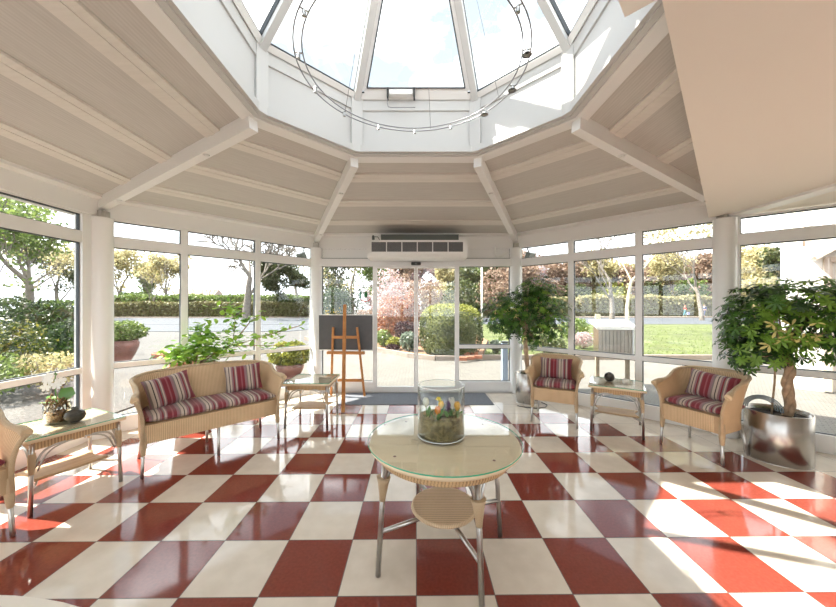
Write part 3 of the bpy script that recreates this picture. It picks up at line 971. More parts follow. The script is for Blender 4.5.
# sofa along the front left windows
SOFA_W, SOFA_D = 1.165, 0.50
rz = rad(45)
mid = Vector((-1.945, 3.185))                       # middle of the front leg line
back_dir = Vector((-math.sin(rz), math.cos(rz)))
sofa_c = mid + back_dir * (SOFA_D / 2 - 0.02)
sofa = make_seat('wicker_sofa', 'long wicker sofa with a striped seat pad before the left windows', 'sofa', SOFA_W, SOFA_D, 0.68, 0.80, 0.03, 0.20, True)
sofa.location = (sofa_c.x, sofa_c.y, 0); sofa.rotation_euler = (0, 0, rz)
g = 'striped scatter cushions'
pillow('striped cushion leaning at the left end of the wicker sofa', 0.39, 0.30, 0.12, place_local(sofa_c, rz, (-0.345, 0.09, 0.655)), (rad(-20), rad(-8), rz + rad(14)), g)
pillow('striped cushion leaning at the right end of the wicker sofa', 0.37, 0.30, 0.12, place_local(sofa_c, rz, (0.335, 0.13, 0.662)), (rad(-18), rad(-4), rz - rad(12)), g)

# armchairs
CH_W, CH_D = 0.53, 0.50
def chair_at(fl, fr, mk, label):
    """fl, fr: the two front feet as seen (viewer's left and right)"""
    fl, fr = Vector(fl), Vector(fr)
    d = (fr - fl).normalized()
    rz = math.atan2(d.y, d.x)
    back = Vector((-d.y, d.x))
    c = (fl + fr) / 2 + back * (CH_D / 2 - 0.003)
    return c, rz
armchair = make_seat('wicker_armchair', 'wicker armchair with striped cushions between the small tree and the right side table', 'armchair', CH_W, CH_D, 0.645, 0.795, 0.0, 0.22)
cA, rA = chair_at((1.487, 4.13), (1.93, 3.896), None, None)
armchair.location = (cA.x, cA.y, 0); armchair.rotation_euler = (0, 0, rA); armchair['group'] = 'wicker armchairs'
pillow('striped cushion in the armchair beside the small potted tree', 0.40, 0.28, 0.12, place_local(cA, rA, (0.0, 0.10, 0.645)), (rad(-17), 0, rA), g)
cB, rB = chair_at((2.63, 3.44), (2.82, 3.0), None, None)
copy_tree(armchair, (cB.x, cB.y, 0), rB, 'wicker armchair with striped cushions beside the large steel planter', 'wicker armchairs')
pillow('striped cushion in the armchair beside the large steel planter', 0.42, 0.28, 0.12, place_local(cB, rB, (0.02, 0.10, 0.648)), (rad(-17), rad(5), rB), g)
rC = rad(90 - 20)
cC = Vector((-2.90, 1.905))
copy_tree(armchair, (cC.x, cC.y, 0), rC, 'wicker armchair cut off by the left picture edge beside the orchid table', 'wicker armchairs')

# ------------------------------------------------------------------ side tables with glass tops
def side_table(label):
    t = thing('side_table', label, 'side table', group='wicker side tables')
    w, d = 0.57, 0.56
    mb = MB(); mb.box((0, 0, 0.526), (w, d, 0.026)); tt = mb.build('table_top', M['tabletop'], t, bevel=0.008)
    gl = MB(); gl.box((0, 0, 0.5425), (w - 0.01, d - 0.01, 0.006))
    n = len(gl.f)
    for k in range(2, 6): gl.mi[k] = 1
    gl.build('glass_top', [M['tableglass'], M['glassedge']], t)
    ap = MB(); e = 0.245
    cor = [(-e, -e), (e, -e), (e, e), (-e, e)]
    loop = []; s = 0
    for k in range(4):
        a, b = cor[k], cor[(k + 1) % 4]
        for q in range(8):
            loop.append((a[0] + (b[0] - a[0]) * q / 8, a[1] + (b[1] - a[1]) * q / 8, s + 0.49 * q / 8))
        s += 0.49
    ap.grid([[(x, y, z) for x, y, q in loop] for z in (0.455, 0.513)], [[(q, z) for x, y, q in loop] for z in (0.455, 0.513)], wrap=True, smooth=False)
    ap.build('apron', wick_rib, t)
    for sx in (-1, 1):
        for sy in (-1, 1):
            x, y = sx * 0.243, sy * 0.243
            g = MB(); g.tube([(x + sx * 0.012, y + sy * 0.012, 0), (x, y, 0.50)], 0.0135, 10)
            lo = g.build('leg', M['alu'], t)
            w_ = MB(); w_.tube([(x + sx * .005, y + sy * .005, 0.29), (x + sx * .004, y + sy * .004, 0.31), (x, y, 0.40), (x, y, 0.435)], [0.0146, 0.0165, 0.022, 0.0175], 10)
            w_.build('wicker_wrap', M['wickerpale'], lo)
            b = MB()
            for dx, dy in ((-sx, 0), (0, -sy)):
                p0 = Vector((x + dx * 0.015, y + dy * 0.015, 0.33)); p1 = Vector((x + dx * 0.17, y + dy * 0.17, 0.462))
                b.tube(arc_pts(p0, p1, Vector((-dx * 0.03, -dy * 0.03, 0.04)), 8), 0.0075, 8)
                b.tube(arc_pts(p0 + Vector((dx * .012, dy * .012, -.03)), p1 + Vector((dx * 0.04, dy * .04, 0)), Vector((-dx * 0.03, -dy * 0.03, 0.04)), 8), 0.0055, 8)
            b.build('brace', M['alu'], lo)
    # low shelf with hollowed ends
    sh = MB(); poly = []
    for k in range(9): poly.append((-0.225 + 0.45 * k / 8, -0.125 - 0.012 * math.sin(PI * k / 8)))
    for k in range(1, 8): poly.append((0.225 - 0.035 * math.sin(PI * k / 8), -0.125 + 0.25 * k / 8))
    for k in range(9): poly.append((0.225 - 0.45 * k / 8, 0.125 + 0.012 * math.sin(PI * k / 8)))
    for k in range(1, 8): poly.append((-0.225 + 0.035 * math.sin(PI * k / 8), 0.125 - 0.25 * k / 8))
    sh.prism(poly, 0.19, 0.21); sh.build('shelf', M['shelfwood'], t, bevel=0.004)
    for sx in (-1, 1):
        st = MB()
        st.tube(arc_pts((sx * 0.25, -0.25, 0.182), (sx * 0.25, 0.25, 0.182), (-sx * 0.09, 0, 0), 10), 0.008, 8)
        st.build('stretcher', M['alu'], t)
    return t
wick_rib = wicker_mat('ribbed_wicker_apron', srgb(204, 172, 130), srgb(150, 114, 78), 0.017)
st1 = side_table('square wicker side table with glass top carrying the orchid')
st1.location = (-2.82, 2.59, 0); st1.rotation_euler = (0, 0, rad(66))
copy_tree(st1, (-1.33, 4.165, 0), 0.0, 'square wicker side table with empty glass top between sofa and easel', 'wicker side tables')
t3 = Vector((2.43, 3.925)); r3 = rad(-31)
copy_tree(st1, (t3.x, t3.y, 0), r3, 'square wicker side table with glass top between the two right armchairs', 'wicker side tables')

# ------------------------------------------------------------------ round table in the foreground
RT = Vector((0.165, 1.915, 0))
rt = thing('round_table', 'round wicker table with glass top in the middle of the floor', 'table', tuple(RT))
mb = MB(); mb.lathe([(0, 0.655), (0.40, 0.655), (0.425, 0.660), (0.437, 0.672), (0.434, 0.684), (0.425, 0.688), (0, 0.688)], 64, smooth=True)
mb.build('table_top', M['tabletop'], rt)
gl = MB(); gl.lathe([(0, 0.6895), (0.445, 0.6895)], 72); n0 = len(gl.f); gl.lathe([(0.445, 0.6895), (0.447, 0.6925), (0.445, 0.6965)], 72, mi=1, smooth=False); gl.lathe([(0.445, 0.6965), (0, 0.6965)], 72)
gl.build('glass_top', [M['tableglass'], M['glassedge']], rt)
mb = MB(); mb.lathe([(0.385, 0.612), (0.395, 0.63), (0.398, 0.656)], 64); mb.build('apron', wick_rib, rt)
for k in range(4):
    a = rad(40 + 90 * k)
    mb = MB(); mb.lathe([(0, 0), (0.008, 0), (0.007, 0.002), (0, 0.002)], 12, c=(0.36 * math.cos(a), 0.36 * math.sin(a), 0.688))
    mb.build('glass_pad', M['glazed'], rt)
for k in range(4):
    a = rad(22 + 90 * k) + PI
    ux, uy = math.cos(a), math.sin(a)
    g = MB(); g.tube([(0.402 * ux, 0.402 * uy, 0), (0.362 * ux, 0.362 * uy, 0.656)], 0.0145, 12)
    lo = g.build('leg', M['alu'], rt)
    def lp(z, off=0.0): 
        r_ = 0.402 - 0.04 * z / 0.656 + off
        return Vector((r_ * ux, r_ * uy, z))
    w_ = MB(); w_.tube([lp(0.405), lp(0.43), lp(0.50), lp(0.535)], [0.0165, 0.019, 0.030, 0.040], 12)
    w_.build('wicker_wrap', M['wickerpale'], lo)
    b = MB()
    for s in (-1, 1):
        tx, ty = -uy * s, ux * s
        p0 = lp(0.50) + Vector((tx, ty, 0)) * 0.015; p1 = Vector((0.345 * ux + tx * 0.16, 0.345 * uy + ty * 0.16, 0.645))
        b.tube(arc_pts(p0, p1, Vector((-tx * .035, -ty * .035, 0.04)), 9), 0.009, 8)
    p0 = lp(0.50, -0.015); p1 = Vector((0.19 * ux, 0.19 * uy, 0.65))
    b.tube(arc_pts(p0, p1, Vector((ux * 0.03, uy * .03, 0.035)), 9), 0.009, 8)
    b.build('brace', M['alu'], lo)
    s_ = MB(); s_.tube([lp(0.235), (0.02 * ux, 0.02 * uy, 0.262)], 0.0125, 10); s_.build('stretcher', M['alu'], rt)
sh = MB()
sh.lathe([(0, 0.272), (0.16, 0.272), (0.186, 0.278), (0.194, 0.287), (0.190, 0.297), (0.178, 0.300)], 48)
sh.build('shelf_rim', M['wickerpale'], rt)
sh = MB(); rows, uv = [], []
for k in range(15):
    r_ = 0.181 * k / 14
    rows.append([(r_ * math.cos(2 * PI * q / 48), r_ * math.sin(2 * PI * q / 48), 0.3005) for q in range(48)])
    uv.append([(rows[-1][q][1], rows[-1][q][0]) for q in range(48)])
sh.grid(rows, uv, wrap=True)
sh.build('shelf', wicker_mat('woven_shelf', srgb(206, 178, 141), srgb(166, 136, 100), 0.016), rt)

# ------------------------------------------------------------------ glass vase with planted spring flowers
VZ = 0.6965
vx, vy = 0.150, 1.945
vase = thing('glass_vase', 'wide clear glass cylinder planted with moss and spring flowers', 'vase', (vx, vy, VZ))
mb = MB(); mb.lathe([(0, 0.0), (0.137, 0.0), (0.140, 0.004), (0.140, 0.302), (0.138, 0.304), (0.1355, 0.302), (0.1355, 0.012), (0, 0.012)], 56)
mb.build('glass_body', M['clear'], vase)
glint_mat = plain('painted_rim_glint', (0.80, 0.84, 0.83, 1), 0.1)  # opaque pale rings paint the bright reflections along the glass edges
for z_ in (0.303, 0.006):
    mb = MB(); mb.tube([(0.1385 * math.cos(2 * PI * k / 56), 0.1385 * math.sin(2 * PI * k / 56), z_) for k in range(56)], 0.0028, 6, closed=True)
    mb.build('rim_glint', glint_mat, vase)
mb = MB()
rng = random.Random(3)
prof = [(0, 0.0125), (0.1335, 0.0125), (0.1345, 0.03), (0.1345, 0.09), (0.1335, 0.116), (0.10, 0.124), (0.05, 0.130), (0, 0.128)]
mb.lathe(prof, 40); mb.build('moss_fill', M['moss'], vase)

LEAFG = plain('tulip_leaf_green', (0.10, 0.26, 0.06, 1), 0.4)
def flower(kind, label, x, y, z, h, col, lean=(0, 0), s=1.0):
    t = thing(kind, label, 'flower', (vx + x, vy + y, VZ + z))
    top = Vector((lean[0], lean[1], h))
    mb = MB(); mb.tube([(0, 0, -0.02), (lean[0] * .4, lean[1] * .4, h * .55), top], 0.0032, 8); mb.build('stem', LEAFG, t)
    pm = plain(kind + '_petal', col, 0.45)
    mb = MB()
    if kind == 'tulip':
        for k in range(6):
            a = 2 * PI * k / 6; rows = []
            for i in range(7):
                u = i / 6
                w = 0.016 * s * math.sin(PI * min(1, 0.12 + u * 0.86)) ** 0.8
                r_ = 0.019 * s * math.sin(PI * (0.08 + 0.72 * u)) * (1.0 if k % 2 else 0.9)
                row = []
                for j in range(5):
                    v = (j - 2) / 2
                    aa = a + v * w / max(0.007, r_) * 0.9
                    row.append((r_ * math.cos(aa), r_ * math.sin(aa), u * 0.054 * s))
                rows.append(row)
            mb.grid(rows)
    elif kind == 'hyacinth':
        r2 = random.Random(5)
        for k in range(26):
            a = k * 2.4; zz = 0.004 + 0.05 * (k / 26)
            d = Vector((math.cos(a), math.sin(a), 0.25)).normalized()
            p = Vector((0, 0, zz - 0.01))
            for q in range(5):
                b = 2 * PI * q / 5
                aa, bb, dd = frame_from(d)
                pd = (d * 0.5 + aa * math.cos(b) + bb * math.sin(b)).normalized()
                mb.leaf(p + d * 0.012, pd, d, 0.014, 0.006, 0.1)
    else:      # daffodil-like star
        for q in range(6):
            b = 2 * PI * q / 6
            mb.leaf((0, 0, 0), (math.cos(b), math.sin(b), 0.45), (0, 0, 1), 0.026 * s, 0.014 * s, 0.05)
        mb.lathe([(0.004, 0), (0.008, 0.010), (0.011, 0.020)], 12)
    mb.build('blossom', pm, t, loc=tuple(top))
    mb = MB()
    for k in range(3 if kind != 'daffodil' else 2):
        a = k * 2.2 + x * 60
        mb.leaf((0.004 * math.cos(a), 0.004 * math.sin(a), -0.015), (0.5 * math.cos(a), 0.5 * math.sin(a), 1), (-math.cos(a), -math.sin(a), .3), (0.085 if kind != 'daffodil' else 0.125) * s, 0.024 * s, 0.12)
    mb.build('leaf', LEAFG, t)
flower('tulip', 'white tulip bud at the left side of the glass vase', -0.085, -0.045, 0.122, 0.062, (0.85, 0.85, 0.72, 1), (-0.006, 0))
flower('tulip', 'orange tulip low in the middle of the glass vase', -0.025, -0.085, 0.122, 0.028, (0.85, 0.26, 0.02, 1), (0, -0.006), 0.95)
flower('tulip', 'yellow tulip standing in the middle of the glass vase', -0.005, -0.055, 0.122, 0.052, (0.90, 0.58, 0.03, 1), (0.002, 0), 0.9)
flower('hyacinth', 'small purple hyacinth beside the yellow tulip in the glass vase', 0.036, -0.045, 0.122, 0.042, (0.10, 0.03, 0.14, 1))
flower('hyacinth', 'white hyacinth toward the right side of the glass vase', 0.062, -0.03, 0.122, 0.058, (0.88, 0.86, 0.80, 1))
flower('tulip', 'yellow orange tulip at the right side of the glass vase', 0.088, -0.05, 0.122, 0.040, (0.92, 0.50, 0.08, 1), (0.004, 0), 1.0)
flower('daffodil', 'small yellow daffodil behind the tulips in the glass vase', -0.015, -0.01, 0.125, 0.085, (0.90, 0.70, 0.06, 1))

# ------------------------------------------------------------------ orchid, stoneware, candle
ox, oy, OZ = -2.885, 2.60, 0.5455
orch = thing('potted_orchid', 'white orchid in a clear glass pot of bark on the left side table', 'orchid', (ox, oy, OZ))
mb = MB(); mb.lathe([(0, 0), (0.068, 0), (0.075, 0.004), (0.082, 0.15), (0.079, 0.15), (0.072, 0.008), (0, 0.008)], 32); mb.build('glass_pot', M['clear'], orch)
mb = MB(); mb.lathe([(0, 0.009), (0.070, 0.009), (0.074, 0.06), (0.075, 0.075), (0.04, 0.085), (0, 0.09)], 24); mb.build('bark_fill', M['bark'], orch)
mb = MB(); r2 = random.Random(11)
for k in range(40):
    a = r2.uniform(0, 2 * PI); r_ = r2.uniform(0.01, 0.085); a2 = a + r2.uniform(-1.5, 1.5); rb = r2.uniform(0.02, 0.1)
    p0 = Vector((r_ * math.cos(a), r_ * math.sin(a), r2.uniform(0.08, 0.15))); p1 = Vector((rb * math.cos(a2), rb * math.sin(a2), r2.uniform(0.09, 0.20)))
    mb.tube(arc_pts(p0, p1, (0, 0, r2.uniform(0.0, 0.05)), 5), r2.uniform(0.003, 0.006), 5)
mb.build('roots', plain('orchid_roots', (0.20, 0.12, 0.055, 1), 0.9, noise=0.6, nscale=30), orch)
OL = plain('orchid_leaf', (0.11, 0.25, 0.05, 1), 0.35)
for (a, el, L, w, fx) in ((0.35, 1.6, 0.135, 0.105, 1), (2.8, .6, 0.13, 0.06, 0), (-0.9, 0.45, 0.12, 0.05, 0), (-2.0, 0.5, 0.10, 0.05, 0), (0.0, 0.75, 0.15, 0.03, 0)):
    nr = (0.75, -0.75, 0.5) if fx else (-math.cos(a) * el, -math.sin(a) * el, 1)
    mb = MB(); mb.leaf((0.01 * math.cos(a), 0.01 * math.sin(a), 0.15), (math.cos(a), math.sin(a), el), nr, L, w, 0.2); mb.build('leaf', OL, orch)
stem_pts = [(0, 0, 0.14), (-0.01, -0.005, 0.24), (-0.008, -0.01, 0.32), (0.0, -0.015, 0.37), (0.02, -0.02, 0.385)]
mb = MB(); mb.tube(stem_pts, 0.0035, 8); stm = mb.build('stem', LEAFG, orch)
mb = MB(); mb.lathe([(0, 0), (0.011, 0.012), (0, 0.026)], 10, c=(0.0, -0.015, 0.375)); mb.build('bud', LEAFG, stm)
WP = plain('orchid_petal', (0.88, 0.87, 0.82, 1), 0.5)
for (dx, dy, dz, face) in ((-0.045, -0.03, 0.33, (0.6, -1, 0.1)), (-0.06, -0.03, 0.28, (0.3, -1, -.1)), (0.055, -0.025, 0.335, (0.8, -0.9, 0)), (0.03, -0.035, 0.30, (0.5, -1, 0)), (-0.03, -0.045, 0.365, (.5, -1, .3))):
    mb = MB(); aa, bb, dd = frame_from(face)
    for q in range(5):
        b = 2 * PI * q / 5 + PI / 2
        mb.leaf((0, 0, 0), aa * math.cos(b) + bb * math.sin(b) + dd * 0.15, dd, 0.036, 0.034 if q in (1, 4) else 0.024, 0.08)
    mb.build('blossom', WP, orch, loc=(dx, dy, dz))
sv = thing('stoneware_vase', 'squat dark stoneware vase beside the orchid on the left table', 'vase', (-2.745, 2.60, OZ))
mb = MB(); mb.lathe([(0, 0), (0.030, 0), (0.056, 0.018), (0.066, 0.048), (0.058, 0.076), (0.036, 0.092), (0.022, 0.098), (0.019, 0.108), (0.026, 0.115), (0.021, 0.116), (0.014, 0.104), (0, 0.102)], 32)
mb.build('vase_body', M['stone'], sv)
p = place_local(t3, r3, (-0.07, 0.06, 0.5455))
sv = thing('stoneware_vase', 'small round dark stoneware vase on the right side table', 'vase', p)
mb = MB(); mb.lathe([(0, 0), (0.024, 0), (0.046, 0.018), (0.058, 0.052), (0.050, 0.085), (0.026, 0.104), (0.015, 0.110), (0.012, 0.104), (0, 0.100)], 32)
mb.build('vase_body', M['stone'], sv)
p = place_local(t3, r3, (0.10, 0.05, 0.5455))
tl = thing('tealight', 'short white tealight holder on the right side table', 'tealight', p)
mb = MB(); mb.lathe([(0, 0), (0.034, 0), (0.037, 0.004), (0.037, 0.044), (0.033, 0.045), (0.031, 0.036), (0, 0.036)], 24); mb.build('holder', M['wax'], tl)
mb = MB(); mb.tube([(0, 0, 0.036), (0.001, 0, 0.045)], 0.0012, 5); mb.build('wick', M['dark'], tl)

# ------------------------------------------------------------------ easel seen from behind, with its board
ez = thing('easel', 'orange beech easel turned to the entrance, seen from behind', 'easel', (-1.12, 5.28, 0))
def E(x, y, z): return (x + 1.12, y - 5.28, z)
mb = MB(); mb.bar(E(-1.005, 4.46, 0.008), E(-1.145, 5.20, 1.50), 0.05, 0.028, up=(0, -1, 0)); mb.build('rear_leg', M['easel'], ez, bevel=0.004)
mb = MB(); mb.bar(E(-1.40, 5.33, 0.008), E(-1.335, 5.21, 1.14), 0.035, 0.03, up=(0, -1, 0)); mb.build('front_leg', M['easel'], ez, bevel=0.004)
mb = MB(); mb.bar(E(-0.84, 5.28, 0.008), E(-0.945, 5.18, 1.14), 0.035, 0.03, up=(0, -1, 0)); mb.build('front_leg', M['easel'], ez, bevel=0.004)
for z, x0, x1 in ((0.98, -1.325, -0.93), (0.28, -1.39, -0.87)):
    mb = MB(); mb.bar(E(x0, 5.19 + (1.14 - z) * 0.06, z), E(x1, 5.17 + (1.14 - z) * 0.06, z), 0.03, 0.045); mb.build('crossbar', M['easel'], ez, bevel=0.004)
mb = MB(); mb.bar(E(-1.44, 5.25, 0.725), E(-0.83, 5.21, 0.725), 0.075, 0.045); mb.build('ledge', M['easel'], ez, bevel=0.004)
bd = thing('display_board', 'dark grey display board with white edge resting on the easel', 'board', (-1.145, 5.268, 1.05), rad(-3))
mb = MB(); mb.box((0, 0, 0), (0.885, 0.016, 0.56)); mb.build('panel', M['board'], bd)
mb = MB()
for z in (-0.287, 0.287): mb.box((0, 0, z), (0.905, 0.022, 0.014))
for x in (-0.449, 0.449): mb.box((x, 0, 0), (0.012, 0.022, 0.56))
mb.build('edge_frame', M['white'], bd)

# cream round tabletop just cut by the lower left corner
ct = thing('cream_table', 'edge of a smooth cream tabletop in the bottom left corner', 'table', (-1.11, -0.14, 0))
mb = MB(); mb.lathe([(0, 0.685), (0.985, 0.685), (0.999, 0.70), (0.985, 0.715), (0, 0.715)], 96); mb.build('table_top', plain('cream_laminate', (0.80, 0.72, 0.62, 1), 0.4), ct)
mb = MB(); mb.lathe([(0, 0), (0.32, 0), (0.32, 0.012), (0.06, 0.03), (0.05, 0.06), (0.05, 0.685), (0, 0.685)], 24); mb.build('pedestal', M['alu'], ct)
# ------------------------------------------------------------------ foliage helpers
def leaf_cards(name, P, Nn, size, mats, parent=None, ratio=0.55, seed=0, mi=None, spread=0.7):
    """many separate leaf blades: P points (n,3), Nn outward directions (n,3)"""
    r = np.random.default_rng(seed)
    n = len(P)
    d = r.normal(size=(n, 3)); d /= np.linalg.norm(d, axis=1)[:, None]
    nn = Nn * (1 - spread) + d * spread
    nn /= np.linalg.norm(nn, axis=1)[:, None] + 1e-9
    t = r.normal(size=(n, 3)); t -= nn * (t * nn).sum(1)[:, None]; t /= np.linalg.norm(t, axis=1)[:, None] + 1e-9
    b = np.cross(nn, t)
    L = size * r.uniform(0.65, 1.3, n)[:, None]; w = L * ratio
    V = np.empty((n, 4, 3))
    V[:, 0] = P - t * L * .5
    V[:, 1] = P + b * w * .5 + nn * L * .08
    V[:, 2] = P + t * L * .5
    V[:, 3] = P - b * w * .5 + nn * L * .08
    me = bpy.data.meshes.new(name)
    me.vertices.add(n * 4); me.vertices.foreach_set('co', V.reshape(-1))
    me.loops.add(n * 4); me.loops.foreach_set('vertex_index', np.arange(n * 4, dtype=np.int32))
    me.polygons.add(n); me.polygons.foreach_set('loop_start', np.arange(0, n * 4, 4, dtype=np.int32))
    if not isinstance(mats, (list, tuple)): mats = [mats]
    for m in mats: me.materials.append(m)
    if mi is not None: me.polygons.foreach_set('material_index', np.asarray(mi, dtype=np.int32))
    me.update(calc_edges=True)
    o = bpy.data.objects.new(name, me); COL.objects.link(o)
    if parent is not None: o.parent = parent
    return o

def blob_points(blobs, n, seed=0, shell=0.55, zmin=None):
    """points spread through ellipsoids (cx,cy,cz,rx,ry,rz), thicker towards the surface"""
    r = np.random.default_rng(seed)
    vol = np.array([b[3] * b[4] + b[4] * b[5] + b[3] * b[5] for b in blobs]); vol = vol / vol.sum()
    k = r.choice(len(blobs), n, p=vol)
    B = np.array(blobs)[k]
    d = r.normal(size=(n, 3)); d /= np.linalg.norm(d, axis=1)[:, None]
    rr = r.uniform(shell, 1.0, n) ** 0.7
    rr *= 1 + 0.10 * np.sin(d[:, 0] * 7 + k) * np.sin(d[:, 1] * 6 + 2 * k) + 0.06 * np.sin(d[:, 2] * 11)
    P = B[:, :3] + d * B[:, 3:6] * rr[:, None]
    if zmin is not None: P[:, 2] = np.maximum(P[:, 2], zmin + r.uniform(0, .05, n))
    return P, d

GREENS = {
 'olive': leaf_mat('olive_green_leaves', [(0.034, 0.046, 0.018, 1), (0.069, 0.091, 0.029, 1), (0.118, 0.137, 0.045, 1)]),
 'fresh': leaf_mat('fresh_green_leaves', [(0.069, 0.113, 0.025, 1), (0.144, 0.212, 0.045, 1), (0.230, 0.293, 0.081, 1)]),
 'yellow': leaf_mat('yellow_green_leaves', [(0.131, 0.156, 0.032, 1), (0.268, 0.281, 0.045, 1), (0.344, 0.344, 0.069, 1)]),
 'dark': leaf_mat('dark_green_leaves', [(0.018, 0.032, 0.013, 1), (0.034, 0.059, 0.018, 1), (0.063, 0.099, 0.029, 1)]),
 'red': leaf_mat('coral_red_leaves', [(0.193, 0.069, 0.037, 1), (0.331, 0.118, 0.063, 1), (0.344, 0.212, 0.106, 1)]),
 'brown': leaf_mat('russet_brown_leaves', [(0.177, 0.107, 0.074, 1), (0.293, 0.196, 0.142, 1), (0.408, 0.319, 0.239, 1)], 6.0, 0.5, 0.5),
 'pink': leaf_mat('pale_pink_blossom', [(0.419, 0.244, 0.244, 1), (0.537, 0.419, 0.419, 1), (0.537, 0.537, 0.537, 1)], 6.0, 0.5, 0.5),
 'tan': leaf_mat('tan_spring_buds', [(0.264, 0.222, 0.107, 1), (0.454, 0.389, 0.200, 1), (0.582, 0.559, 0.326, 1)], 6.0, 0.5, 0.5),
 'beech': leaf_mat('beech_hedge_leaves', [(0.106, 0.081, 0.037, 1), (0.156, 0.144, 0.055, 1), (0.193, 0.207, 0.081, 1)]),
 'beechlight': leaf_mat('pale_beech_leaves', [(0.26, 0.22, 0.12, 1), (0.36, 0.33, 0.17, 1), (0.42, 0.42, 0.22, 1)], 2.0, 0.6, 0.5),
 'silver': leaf_mat('silvery_leaves', [(0.106, 0.144, 0.099, 1), (0.193, 0.244, 0.181, 1), (0.293, 0.331, 0.268, 1)]),
 'fleck': leaf_mat('yellow_flecked_leaves', [(0.020, 0.034, 0.010, 1), (0.047, 0.074, 0.020, 1), (0.228, 0.208, 0.040, 1)], 9.0),
 'mauve': leaf_mat('dark_mauve_leaves', [(0.037, 0.018, 0.025, 1), (0.069, 0.032, 0.037, 1), (0.094, 0.055, 0.050, 1)]),
}

def shrub(name, label, cat, c, blobs, n, size, mat, group=None, seed=1, core=True, stems=True, ratio=0.55, zmin=0.0):
    t = thing(name, label, cat, (c[0], c[1], 0), 0, group)
    P, d = blob_points(blobs, n, seed, zmin=zmin)
    f = leaf_cards('foliage', P, d, size, GREENS[mat] if isinstance(mat, str) else mat, t, seed=seed, ratio=ratio)
    if stems:
        mb = MB(); r = random.Random(seed)
        for b in blobs[:6]:
            for k in range(3):
                p1 = Vector((b[0] + r.uniform(-.4, .4) * b[3], b[1] + r.uniform(-.4, .4) * b[4], b[2] + 0.3 * b[5]))
                p0 = Vector((b[0] * 0.4, b[1] * 0.4, 0))
                w = max(0.012, 0.02 * b[5])
                mb.tube(arc_pts(p0, p1, (0.1 * b[3], 0, 0), 4), [w, w * .9, w * .7, w * .5, w * .3], 5)
        mb.build('stem', M['greybark'], t)
    return t

def branch_tree(mb, p, d, L, r, lev, rng, tips, spread=0.55, ratio=0.72, kids=3, updraft=0.12, minr=0.004):
    pts = [Vector(p)]; rr = [r]; dd = Vector(d).normalized(); n = 4
    for k in range(n):
        dd = (dd + Vector((rng.uniform(-.14, .14), rng.uniform(-.14, .14), rng.uniform(-.08, .12) + updraft * 0.3))).normalized()
        pts.append(pts[-1] + dd * (L / n)); rr.append(max(minr, r * (1 - 0.42 * (k + 1) / n)))
    mb.tube(pts, rr, 7 if lev > 2 else (5 if lev > 1 else 4), caps=False)
    if lev == 0:
        tips.append(pts[-1]); return
    for k in range(kids):
        a, b, c = frame_from(dd); ph = rng.uniform(0, 2 * PI)
        nd = (dd + (a * math.cos(ph) + b * math.sin(ph)) * rng.uniform(spread * .7, spread * 1.5) + Vector((0, 0, updraft))).normalized()
        s = pts[-1] if k == 0 else pts[rng.choice((2, 3, 3, 4))]
        branch_tree(mb, s, nd, L * ratio * rng.uniform(.8, 1.15), rr[-1] * (0.85 if k == 0 else .62), lev - 1, rng, tips, spread, ratio, kids, updraft, minr)
    tips.append(pts[-1])

def tree(name, label, loc, H, r0, lev, seed, leaf=None, nleaf=0, lsize=0.3, bark='greybark', group=None, spread=0.55, trunk_f=0.3, rad_=0.9, kids=3, zsq=0.7, cat='tree', minr=None):
    t = thing(name, label, cat, loc, 0, group)
    rng = random.Random(seed); mb = MB(); tips = []
    branch_tree(mb, (0, 0, -0.05), (rng.uniform(-.04, .04), rng.uniform(-.04, .04), 1), H * trunk_f, r0, lev, rng, tips, spread, 0.74, kids, 0.10, minr=minr or max(0.010, r0 * 0.10))
    zs = max(p.z for p in tips)
    s = H / zs
    mb.v = [(x * s, y * s, z * s) for x, y, z in mb.v]
    mb.build('trunk', M[bark], t)
    if leaf and nleaf:
        r = np.random.default_rng(seed)
        T = np.array([tuple(p * s) for p in tips]); T = T[T[:, 2] > H * 0.28]
        k = r.integers(0, len(T), nleaf)
        d = r.normal(size=(nleaf, 3)); d /= np.linalg.norm(d, axis=1)[:, None]
        P = T[k] + d * (H * 0.085 * rad_ * r.uniform(0.1, 1, nleaf) ** .6)[:, None] * np.array([1, 1, zsq])
        leaf_cards('foliage', P, d, lsize, GREENS[leaf], t, seed=seed, ratio=0.7)
    return t

# ------------------------------------------------------------------ schefflera trees indoors
SG = plain('umbrella_leaf_green', (0.075, 0.18, 0.032, 1), 0.3)
SD = plain('umbrella_leaf_dark', (0.032, 0.08, 0.02, 1), 0.3)
SL = plain('umbrella_leaf_light', (0.20, 0.37, 0.05, 1), 0.35)
SY = plain('umbrella_leaf_yellow', (0.78, 0.69, 0.27, 1), 0.4)
def add_translucency(m, fac=0.25):
    nt = m.node_tree; b = nt.nodes['Principled BSDF']; out = nt.nodes['Material Output']
    tl = N(nt, 'ShaderNodeBsdfTranslucent'); tl.inputs[0].default_value = b.inputs['Base Color'].default_value
    mx = N(nt, 'ShaderNodeMixShader'); mx.inputs[0].default_value = fac
    nt.links.new(b.outputs[0], mx.inputs[1]); nt.links.new(tl.outputs[0], mx.inputs[2]); nt.links.new(mx.outputs[0], out.inputs[0])
for m in (SG, SD, SL, SY): add_translucency(m, 0.3)

def palmate(mb, p, axis, L, w, rng, mi, nl=7, mi2=None):
    a, b, d = frame_from(axis)
    ph = rng.uniform(0, 2 * PI)
    for k in range(nl):
        t = ph + 2 * PI * k / nl
        ld = (a * math.cos(t) + b * math.sin(t)) * 1.0 + d * rng.uniform(0.0, 0.35) + Vector((0, 0, -0.15))
        mb.leaf(p, ld, d, L * rng.uniform(.75, 1.1), w * rng.uniform(.85, 1.1), rng.uniform(0.1, 0.35), mi=(mi2 if mi2 is not None and rng.random() < 0.42 else mi))

